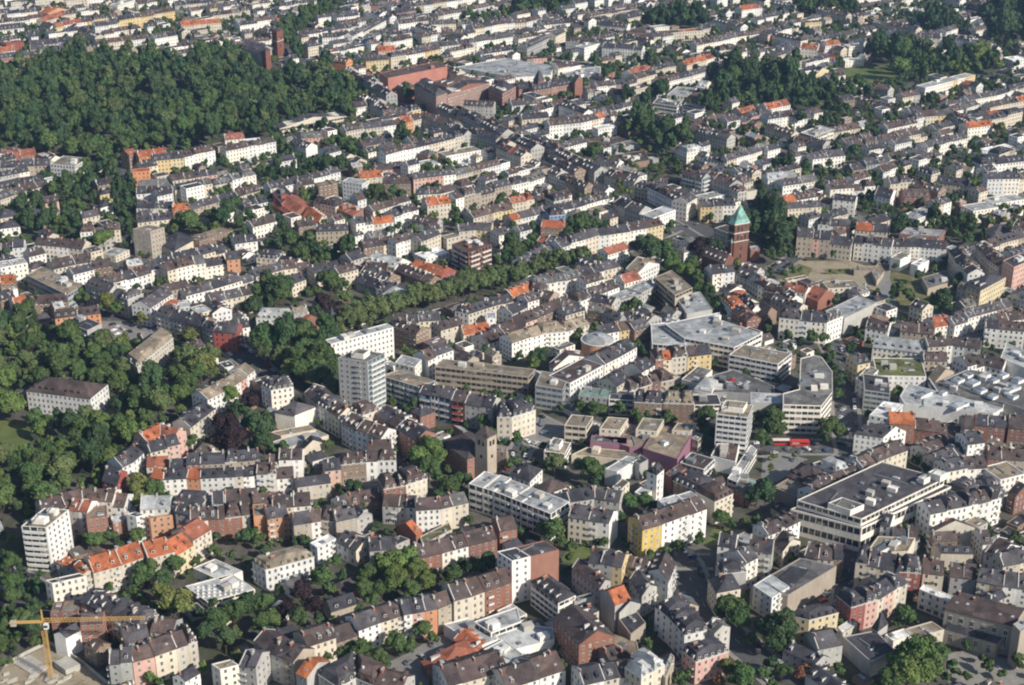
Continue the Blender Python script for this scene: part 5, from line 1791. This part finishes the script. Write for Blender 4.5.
# ------------------------------------------------------------------ placing the buildings
print('rows', rowid, 'buildings', len(blds), 'fill', len(fill), 'yards', len(yards), 'trees', len(allt))
houses = [b for b in blds + fill if b.name == 'town_house' and not b.label]
inview = lambda b: -12 < b.px[0] < 1036 and b.px[1] > -12 and b.px[1] < 700
houses.sort(key=lambda b: -b.px[1] if inview(b) else 9999)
near = houses[:300 - sum(1 for b in blds if b.name == 'town_house' and b.label)]; rest = houses[len(near):]
others = [b for b in blds if not (b.name == 'town_house' and not b.label)]
rowname = {}
for b in near + others:
    if b.row is not None and b.row not in rowname: rowname[b.row] = rowphrase(*b.rowpx)
def roofword(b):
    return {'f': 'flat ', 'h': 'hipped ', 'm': 'mansard ', 'p': 'pointed '}.get(b.roof, '') + '%s roof'
def place_building(b):
    ww = WALLS[b.wall][0]; rw = ROOFS[b.rc][0]
    if b.row is not None:
        b.group = 'houses of the row ' + rowname[b.row]
        if b.n > 1: b.label = '%s house, %s roof, %s from left, row %s' % (ww, rw, ordw(b.idx), rowname[b.row])
        else: b.label = '%s house, %s roof, alone %s' % (ww, rw, rowname[b.row])
        if len(b.label.split()) > 16: b.label = b.label.replace(' roof,', ',')
        if len(b.label.split()) > 16: b.label = b.label.replace(', row ', ', ').replace('hipped ', '').replace('mansard ', '')
        root = b.place(1)
    else:
        root = b.place(1)
        if not b.label:
            noun = {'town_house': 'house', 'yard_building': 'yard building', 'flat_roofed_building': 'block'}.get(b.name, 'building')
            PENDING.append((root, '%s %s, %s roof,' % (ww, noun, {'f': 'flat '}.get(b.roof, '') + rw), *b.px))
    for a, nm in b.annex:
        a.seed = .5
        parts, wins = a.build(1)
        base = root.location
        up = link(nm, parts[0][1].mesh(nm, base), root)
        link('roof', parts[1][1].mesh('roof', base), up)
        for n_, m_, p_ in parts[2:]: link(n_, m_.mesh(n_, base), up)
    return root
for b in near: place_building(b)
for b in others: place_building(b)
yards.sort(key=lambda b: -b.px[1] if inview(b) else 9999)
for b in yards[:260]: b.group = 'low buildings in the yards'; place_building(b)
acc = M()
for b in rest: b.merge(acc, 1 if b.px[1] > 250 else 0)
o = link('distant_town_houses', acc.mesh('distant_town_houses'))
tag(o, 'mass of smaller terraced houses filling the farther city blocks', 'houses', None, 'stuff')
acc = M()
for b in yards[260:]: b.merge(acc, 0)
o = link('distant_yard_buildings', acc.mesh('distant_yard_buildings'))
tag(o, 'mass of low sheds and annexes filling the farther back yards', 'outbuildings', None, 'stuff')

# ------------------------------------------------------------------ placing the trees
allt.sort(key=lambda t: -t[9] if (-15 < t[7] < 1040 and -10 < t[8] < 710) else 99)
rt = random.Random(3)
def tree_obj(t):
    x, y, r, col, asp, g, wh, px, py, rp = t
    zc = r * asp * .9 + max(1.0, r * .45)
    root = link('broadleaf_tree' if asp < 1.35 else 'slender_tree', None, loc=(x, y, 0)); root['category'] = 'tree'
    k = rt.randrange(5)
    c = link('crown', crown_mesh(col, k), root, (0, 0, zc)); c.scale = (r, r, r * asp); c.rotation_euler = (0, 0, rt.uniform(0, 6.28))
    tk = link('trunk', TRUNKS[k % 3], root); tk.scale = (r, r, zc * .8); tk.rotation_euler = (0, 0, rt.uniform(0, 6.28))
    w = LEAF[col][0]
    if g is None or g == 'yard':
        size = 'large' if rp > 14 else ('medium' if rp > 8 else 'small')
        PENDING.append((root, '%s %s tree' % (size, w), px, py))
        root['group'] = 'single trees among the houses'
    else:
        root['label'] = '%s tree %s' % (w, wh); root['group'] = 'trees ' + wh
for t in allt[:300]: tree_obj(t)
VV, FF, MI = [], [], []; off = 0; cols = list(LEAF); rs = np.random.default_rng(4)
for t in allt[300:]:
    x, y, r, col, asp = t[:5]
    zc = r * asp * .9 + max(1.0, r * .45)
    v, f = CR_LO[rs.integers(8)]
    a = rs.uniform(0, 6.28); ca, sa = math.cos(a), math.sin(a)
    w = np.stack([(v[:, 0]*ca - v[:, 1]*sa)*r + x, (v[:, 0]*sa + v[:, 1]*ca)*r + y, v[:, 2]*r*asp + zc], axis=1)
    VV.append(w); FF.append(f + off); off += len(w); MI.append(np.full(len(f), cols.index(col)))
if VV:
    o = link('distant_trees', mesh_np('distant_trees', np.vstack(VV), np.vstack(FF), ['L' + c for c in cols], np.concatenate(MI)))
    tag(o, 'mass of farther trees in woods, courtyards and along streets', 'trees', None, 'stuff')

# ------------------------------------------------------------------ cars, bus
def car_parts(key):
    b = M(); L_, W_, = 4.3, 1.75
    prof = [(-2.15,.35),(-2.15,.8),(-1.95,.95),(-1.3,1.0),(-.8,1.4),(.7,1.42),(1.25,1.0),(1.95,.88),(2.15,.7),(2.15,.35)]
    q = len(prof); n0 = len(b.v)
    for s in (-.86, .86):
        for (x, z) in prof: b.v.append((x, s * (.86 if z > 1.1 else 1), z))
    kk = b.k(key)
    b.f.append(tuple(range(q))); b.m.append(kk); b.f.append(tuple(q * 2 - 1 - i for i in range(q))); b.m.append(kk)
    for i in range(q):
        j = (i + 1) % q; b.f.append((i, q + i, q + j, j)); b.m.append(kk)
    g = M()
    g.face([(1.23, -.66, 1.06), (1.23, .66, 1.06), (.78, .62, 1.40), (.78, -.62, 1.40)], 'glass')
    g.face([(-1.3, .66, 1.05), (-1.3, -.66, 1.05), (-.87, -.62, 1.38), (-.87, .62, 1.38)], 'glass')
    for s in (-1, 1): g.face([(-1.1, s*.84, 1.04), (1.05, s*.84, 1.04), (.66, s*.765, 1.34), (-.76, s*.765, 1.34)], 'glass')
    w = M(); A_ = []; B_ = []
    for i in range(10):
        t = 2 * math.pi * i / 10; A_.append((math.cos(t)*.32, -.1, math.sin(t)*.32)); B_.append((math.cos(t)*.32, .1, math.sin(t)*.32))
    w.hexa(A_, B_, 'tyre')
    return b.mesh('body'), g.mesh('window'), w.mesh('wheel')
CARS = {k: car_parts(k) for k in CARCOL}
def car(x, y, a, key, px, py, z=0):
    root = link('parked_car', None, loc=(x, y, z)); root.rotation_euler = (0, 0, a); root['category'] = 'car'; root['group'] = 'cars on streets and car parks'
    b, g, w = CARS[key]
    link('body', b, root); link('window', g, root)
    for sx in (-1.35, 1.35):
        for sy in (-.8, .8): link('wheel', w, root, (sx, sy, .32))
    PENDING.append((root, '%s car' % CARCOL[key], px, py))
rc_ = random.Random(21); keys = ['cw','cw','cs','cs','ck','ck','cb','cr','cg','cg']; ncar = 0; carpos = []
for i, (px, py) in enumerate(carpts):
    x, y = G(px, py, .7)
    if any((x-a)**2 + (y-b)**2 < 22 for a, b in carpos): continue
    carpos.append((x, y)); z = .06
    roofdeck = 675 < px < 765 and 370 < py < 396
    if roofdeck: x, y = G(px, py, 8.6); z = 7.7
    car(x, y, rc_.choice([.7, .75, 2.3]), rc_.choice(keys), px, py, z); ncar += 1
for w, P in SW:
    for i in range(len(P) - 1):
        d = nrm(sub(P[i+1], P[i])); ln = dist(P[i], P[i+1]); ang = math.atan2(d[1], d[0])
        for side in (-1, 1):
            t = 4
            while t < ln - 4:
                if rc_.random() < .72 and ncar < 240:
                    off_ = (w / 2 - 1.2) * side
                    x = P[i][0] + d[0]*t - d[1]*off_; y = P[i][1] + d[1]*t + d[0]*off_
                    px, py = PX(x, y, .7)
                    if -5 < px < 1030 and -5 < py < 690 and not any((x-a)**2 + (y-b)**2 < 25 for a, b in carpos) and py > 60:
                        carpos.append((x, y)); car(x, y, ang + (math.pi if side < 0 else 0), rc_.choice(keys), px, py, .03); ncar += 1
                t += rc_.uniform(5.4, 7.5)
def bus(px0, px1, py, label, c1, c2):
    a = G(px0, py, 1.5); b = G(px1, py, 1.5)
    ang = math.atan2(b[1]-a[1], b[0]-a[0]); L_ = 12.0; cx, cy = (a[0]+b[0])/2, (a[1]+b[1])/2
    root = link('city_bus', None, loc=(cx, cy, .05)); root.rotation_euler = (0, 0, ang); root.scale = (.85, 1, 1); tag(root, label, 'bus')
    m = M(); m.prism([(-6,-1.25),(6,-1.25),(6,1.25),(-6,1.25)], .35, 3.0, c1, c2); link('body', m.mesh('body'), root)
    m = M(); m.prism([(-5.6,-.95),(5.6,-.95),(5.6,.95),(-5.6,.95)], 3.002, 3.25, c2); link('roof_unit', m.mesh('roof_unit'), root)
    for s in (-1, 1):
        m = M(); m.face([(-5.5, s*1.27, 1.3), (5.5, s*1.27, 1.3), (5.5, s*1.27, 2.45), (-5.5, s*1.27, 2.45)], 'glass'); link('window', m.mesh('window'), root)
    for sx in (-3.8, 3.6):
        for sy in (-1.15, 1.15): o = link('wheel', CARS['cw'][2], root, (sx, sy, .45)); o.scale = (1.4, 1.2, 1.4)
bus(788, 811, 443, 'red bus with red roof standing at the junction below the rounded white office', 'busred', 'busred')
bus(772, 788, 442, 'white-roofed bus directly behind the red bus at the junction', 'busred', 'cw')

# ------------------------------------------------------------------ tower crane and its building site
def crane():
    x, y = G(51.5, 679, 0); hz = 27.0
    root = link('tower_crane', None, loc=(x, y, 0)); tag(root, 'orange tower crane standing in the building site at the lower left corner', 'crane')
    m = M(); w = .75; n = 15
    for sx in (-w, w):
        for sy in (-w, w): m.bar((sx, sy, 0), (sx, sy, hz), .17, 'crane')
    for i in range(n):
        z0, z1 = hz*i/n, hz*(i+1)/n
        for (a, b) in (((-w,-w),(w,-w)),((w,-w),(w,w)),((w,w),(-w,w)),((-w,w),(-w,-w))):
            m.bar((*a, z0), (*b, z1), .08, 'crane'); m.bar((*a, z1), (*b, z1), .07, 'crane')
    link('mast', m.mesh('mast'), root)
    b = G(150, 620, 30); j = nrm((b[0]-x, b[1]-y)); ang = math.atan2(j[1], j[0])
    ang = math.radians(3)
    def at(t, s, z): return (math.cos(ang)*t - math.sin(ang)*s, math.sin(ang)*t + math.cos(ang)*s, z)
    m = M(); z = hz + .6; L1 = 40
    m.bar(at(0,-.7,z), at(L1,-.5,z), .15, 'crane'); m.bar(at(0,.7,z), at(L1,.5,z), .15, 'crane'); m.bar(at(0,0,z+1.5), at(L1,0,z+1.0), .16, 'crane')
    for i in range(30):
        t0, t1 = L1*i/30, L1*(i+1)/30
        for s in (-.6, .6): m.bar(at(t0,s,z), at((t0+t1)/2,0,z+1.4), .075, 'crane'); m.bar(at((t0+t1)/2,0,z+1.4), at(t1,s,z), .075, 'crane')
        m.bar(at(t0,-.6,z), at(t0,.6,z), .07, 'crane')
    link('jib', m.mesh('jib'), root)
    m = M()
    m.bar(at(0,-.7,z), at(-13,-.7,z), .28, 'crane'); m.bar(at(0,.7,z), at(-13,.7,z), .28, 'crane')
    for i in range(8): m.bar(at(-13*i/8,-.7,z), at(-13*(i+1)/8,.7,z), .14, 'crane')
    m.prism([at(-13,-.7,0)[:2], at(0,-.7,0)[:2], at(0,.7,0)[:2], at(-13,.7,0)[:2]], z+.2, z+.3, 'crane')
    link('counter_jib', m.mesh('counter_jib'), root)
    m = M(); p = at(-11.5, 0, 0); m.box(p[0], p[1], z - 1.6, 2.2, 1.2, 2.4, ang, 'concrete'); link('counterweight', m.mesh('counterweight'), root)
    m = M(); m.bar(at(0,0,z), at(0,0,z+5.5), .5, 'crane'); m.bar(at(0,0,z+5.5), at(26,0,z+1.4), .1, 'metal'); m.bar(at(0,0,z+5.5), at(-11,0,z+.3), .1, 'metal')
    link('tower_head', m.mesh('tower_head'), root)
    m = M(); p = at(1.5, -1.4, 0); m.box(p[0], p[1], z - 2.4, 1.8, 1.4, 2.2, ang, 'cw'); m.box(p[0]+.05, p[1]-.75, z - 1.6, 1.5, .1, 1.1, ang, 'glass'); link('cab', m.mesh('cab'), root)
    m = M(); m.bar(at(30,0,z), at(30,0,z-9), .08, 'metal'); m.box(at(30,0,0)[0], at(30,0,0)[1], z-9.8, .6, .4, .9, ang, 'crane'); link('hook_block', m.mesh('hook_block'), root)
    m = M(); m.box(0, 0, -.5, 4.5, 4.5, 1.3, 0, 'concrete'); link('base', m.mesh('base'), root)
crane()
def simple(name, label, cat, build, group=None):
    m = M(); c = build(m); o = link(name, m.mesh(name, c), loc=c); tag(o, label, cat, group); return o
def T(t, x, y, z=0):
    return G(TILE[t][0] + x / 4, TILE[t][1] + y / 4, z)
def slab_(a, b, c, z0, z1, key):
    def f(m):
        P = quad(a, b, c);
        if area(P) < 0: P = P[::-1]
        m.prism(P, z0, z1, key)
        return (P[0][0], P[0][1], 0)
    return f
simple('concrete_shell', 'low unfinished concrete box with open door, right of the crane foot', 'concrete shell', slab_(T('M',215,590,3), T('M',262,625,3), T('M',320,600,3), 0, 3, 'concrete'))
simple('foundation_slab', 'pale concrete slab lying left of the crane foot', 'slab', slab_(T('M',60,600,.5), T('M',140,650,.5), T('M',195,610,.5), 0, .6, 'concrete'))
rr = random.Random(2); k = 0
for i in range(26):
    px, py = rr.uniform(20, 330), rr.uniform(590, 690)
    x, y = T('M', px, py)
    def f(m):
        for q in range(rr.randrange(3, 7)): m.box(x + rr.uniform(-.3, .3), y + q*.35, .06, rr.uniform(1.5, 5), .3, rr.uniform(.2, .9), rr.uniform(-.2, .2) + .6, 'concrete' if i % 3 else 'Rt0')
        return (x, y, 0)
    o = simple('material_stack', 'stack', 'building material', f, 'building material on the crane site')
    del o['label']; PENDING.append((o, '%s stack of %s on the building site' % (('small','low')[i % 2], 'planks' if i % 3 == 0 else 'concrete pieces'), *PX(x, y)))
# retaining wall of piles round the site
def pilewall(m):
    P = [T('M', *q) for q in ((20,610),(110,560),(195,520),(240,545),(330,600),(450,700))]
    for i in range(len(P)-1):
        d = nrm(sub(P[i+1], P[i])); nn = (-d[1]*.4, d[0]*.4)
        m.prism([P[i], P[i+1], (P[i+1][0]+nn[0], P[i+1][1]+nn[1]), (P[i][0]+nn[0], P[i][1]+nn[1])], 0, 1.6, 'concrete')
    return (*P[0], 0)
simple('site_wall', 'rough concrete wall curving round the crane site', 'wall', pilewall)
# round hall
def drum():
    cx, cy = G(597.5, 340, 9.5); root = link('round_hall', None, loc=(cx, cy, 0)); tag(root, 'round orange-walled hall with shallow blue-grey dome above the long white terrace', 'hall')
    def ring(r, z, n=36): return [(math.cos(2*math.pi*i/n)*r, math.sin(2*math.pi*i/n)*r, z) for i in range(n)]
    m = M(); m.hexa(ring(9.5, 0), ring(9.5, 9.5), 'Wo1'); link('wall', m.mesh('wall'), root)
    m = M(); m.hexa(ring(9.9, 9.5), ring(9.9, 10.1), 'trim'); link('cornice', m.mesh('cornice'), root)
    m = M(); m.hexa(ring(9.2, 10.1), ring(6.5, 11.9), 'Rl1'); m.hexa(ring(6.5, 11.9), ring(2, 12.9), 'Rl1'); link('dome', m.mesh('dome'), root)
    m = M(); m.hexa(ring(1.9, 12.9, 12), ring(1.5, 13.8, 12), 'skylight'); link('lantern', m.mesh('lantern'), root)
drum()
# solar field and rooflights on named roofs are laid on as parts
def find(name, label): 
    for o in COL.objects:
        if o.name.split('.')[0] == name and o.get('label', '').startswith(label): return o
hall = find('exhibition_hall', 'large flat'); 
if hall:
    P = quad(T('P',25,275,11), T('P',95,290,11), T('P',165,225,11)); m = M(); m.prism(P if area(P) > 0 else P[::-1], 10.9, 11.25, 'Rd2'); link('solar_panels', m.mesh('solar_panels', hall.location), hall)
sh = find('school_hall', 'low pale')
if sh:
    for i in range(9):
        for j in range(4):
            a = lerp(T('M',775,290,5), T('M',960,280,5), i / 9 + .03); x, y = T('M', 790 + i*22, 292 + j*13 - i*2.2, 5)
            m = M(); n_ = 10; A_ = [(x + math.cos(6.283*q/n_)*.75, y + math.sin(6.283*q/n_)*.75, 4.69) for q in range(n_)]; B_ = [(p[0]*1 + (x-p[0])*.4, p[1] + (y-p[1])*.4, 5.3) for p in A_]
            m.hexa(A_, B_, 'trim'); link('rooflight', m.mesh('rooflight', sh.location), sh)
for (nm, lb, tl, z, L_) in (('market_hall','grey sloping','L',9,[(620,205,10,5),(765,250,11,5),(700,200,4,3)]),
        ('shopping_hall','big dark','L',9,[(760,150,6,5),(820,160,7,5),(850,190,6,5),(900,150,6,5),(960,190,7,5),(980,215,5,4),(900,215,5,4),(940,130,6,4),(1000,150,6,5),(870,130,5,4),(800,130,5,4),(990,180,5,4)]),
        ('shop_building','tan flat','P',12,[(470,130,12,3.5),(500,115,8,3)]), ('mall_hall','biggest','K',9,[(610,400,3,3)])):
    o = find(nm, lb)
    if o:
        for (px, py, a_, b_) in L_:
            x, y = T(tl, px, py, z + 1); m = M(); m.box(x, y, z - .31, a_, b_, 1.6, .66, 'RW0', 'skylight'); link('rooflight', m.mesh('rooflight', o.location), o)
def tower_detail(nm, lb, polyz, tiers, key='glass', band='trim'):
    o = find(nm, lb)
    if not o: return
    P = [b for b in blds if b.name == nm and (b.label or '').startswith(lb)][0].poly; c = lerp(P[0], P[2], .5)
    for (z0, z1, k, kind) in tiers:
        if kind == 'band':
            Q = [(c[0] + (q[0]-c[0])*1.06, c[1] + (q[1]-c[1])*1.06) for q in P]; m = M(); m.prism(Q, z0, z1, band); link('cornice', m.mesh('cornice', o.location), o); continue
        for i in range(4):
            a, b_ = P[i], P[(i+1) % 4]; d = nrm(sub(b_, a)); nn = (d[1], -d[0]); L_ = dist(a, b_)
            for j in range(k):
                t = (j + 1) / (k + 1) * L_; w_ = min(.7, L_ / (k * 3.4))
                x, y = a[0] + d[0]*t + nn[0]*.04, a[1] + d[1]*t + nn[1]*.04
                m = M(); m.face([(x-d[0]*w_, y-d[1]*w_, z0), (x+d[0]*w_, y+d[1]*w_, z0), (x+d[0]*w_, y+d[1]*w_, z1-.6), (x+d[0]*w_*.5, y+d[1]*w_*.5, z1-.15), (x, y, z1), (x-d[0]*w_*.5, y-d[1]*w_*.5, z1-.15), (x-d[0]*w_, y-d[1]*w_, z1-.6)], key)
                link('belfry_opening', m.mesh('belfry_opening', o.location), o)
tower_detail('church_tower', 'tall red', 0, [(24.5,28.5,3,''),(23,23.6,0,'band'),(18.5,22,3,''),(17,17.5,0,'band'),(11,14.5,1,''),(5,8,1,''),(29.3,30,0,'band')])
tower_detail('church_tower', 'square pale', 0, [(21,24,2,''),(14,16,1,'')])
tower_detail('church_tower', 'dark brick', 0, [(21,25,2,''),(19.6,20.1,0,'band'),(13,17,1,'')])
finish_labels()

# ------------------------------------------------------------------ air, light, sky
EL = math.radians(33); SX, SY = .80, -.60
hl = math.hypot(SX, SY); SX /= hl; SY /= hl
sv = Vector((SX * math.cos(EL), SY * math.cos(EL), math.sin(EL)))
sl = bpy.data.lights.new('sun', 'SUN'); sl.energy = 5.0; sl.angle = math.radians(.53); sl.color = (1, .93, .81)
so = bpy.data.objects.new('sun', sl); COL.objects.link(so); so.rotation_euler = sv.to_track_quat('Z', 'Y').to_euler()
w = bpy.data.worlds.new('World'); C.world = w; w.use_nodes = True; nt = w.node_tree
sky = nt.nodes.new('ShaderNodeTexSky'); sky.sky_type = 'NISHITA'; sky.sun_disc = False
sky.sun_elevation = EL; sky.sun_rotation = math.atan2(SX, SY)
bg = nt.nodes['Background']; nt.links.new(sky.outputs[0], bg.inputs['Color']); bg.inputs['Strength'].default_value = SKYSTR
m = M()
m.prism([(-1200, -60), (1200, -60), (1200, 2500), (-1200, 2500)], -1.0, 376.0, 'trim')
hz = link('haze', m.mesh('haze')); hz['kind'] = 'stuff'
hm = bpy.data.materials.new('haze'); hm.use_nodes = True; nt = hm.node_tree
nt.nodes.remove(nt.nodes['Principled BSDF'])
pv = nt.nodes.new('ShaderNodeVolumePrincipled'); pv.inputs['Density'].default_value = HAZE; pv.inputs['Color'].default_value = (.40, .62, 1.0, 1); pv.inputs['Anisotropy'].default_value = .25
nt.links.new(pv.outputs[0], nt.nodes['Material Output'].inputs['Volume'])
hz.data.materials.clear(); hz.data.materials.append(hm)
C.view_settings.view_transform = 'Standard'; C.view_settings.look = 'None'; C.view_settings.exposure = EXPO; C.view_settings.gamma = 1
C.cycles.max_bounces = 5; C.cycles.diffuse_bounces = 2; C.cycles.glossy_bounces = 2; C.cycles.volume_bounces = 0; C.cycles.transmission_bounces = 2
C.cycles.use_denoising = True; C.cycles.filter_width = 2.1
try: C.cycles.pixel_filter_type = 'BLACKMAN_HARRIS'
except Exception: pass
print('objects', len(bpy.data.objects))
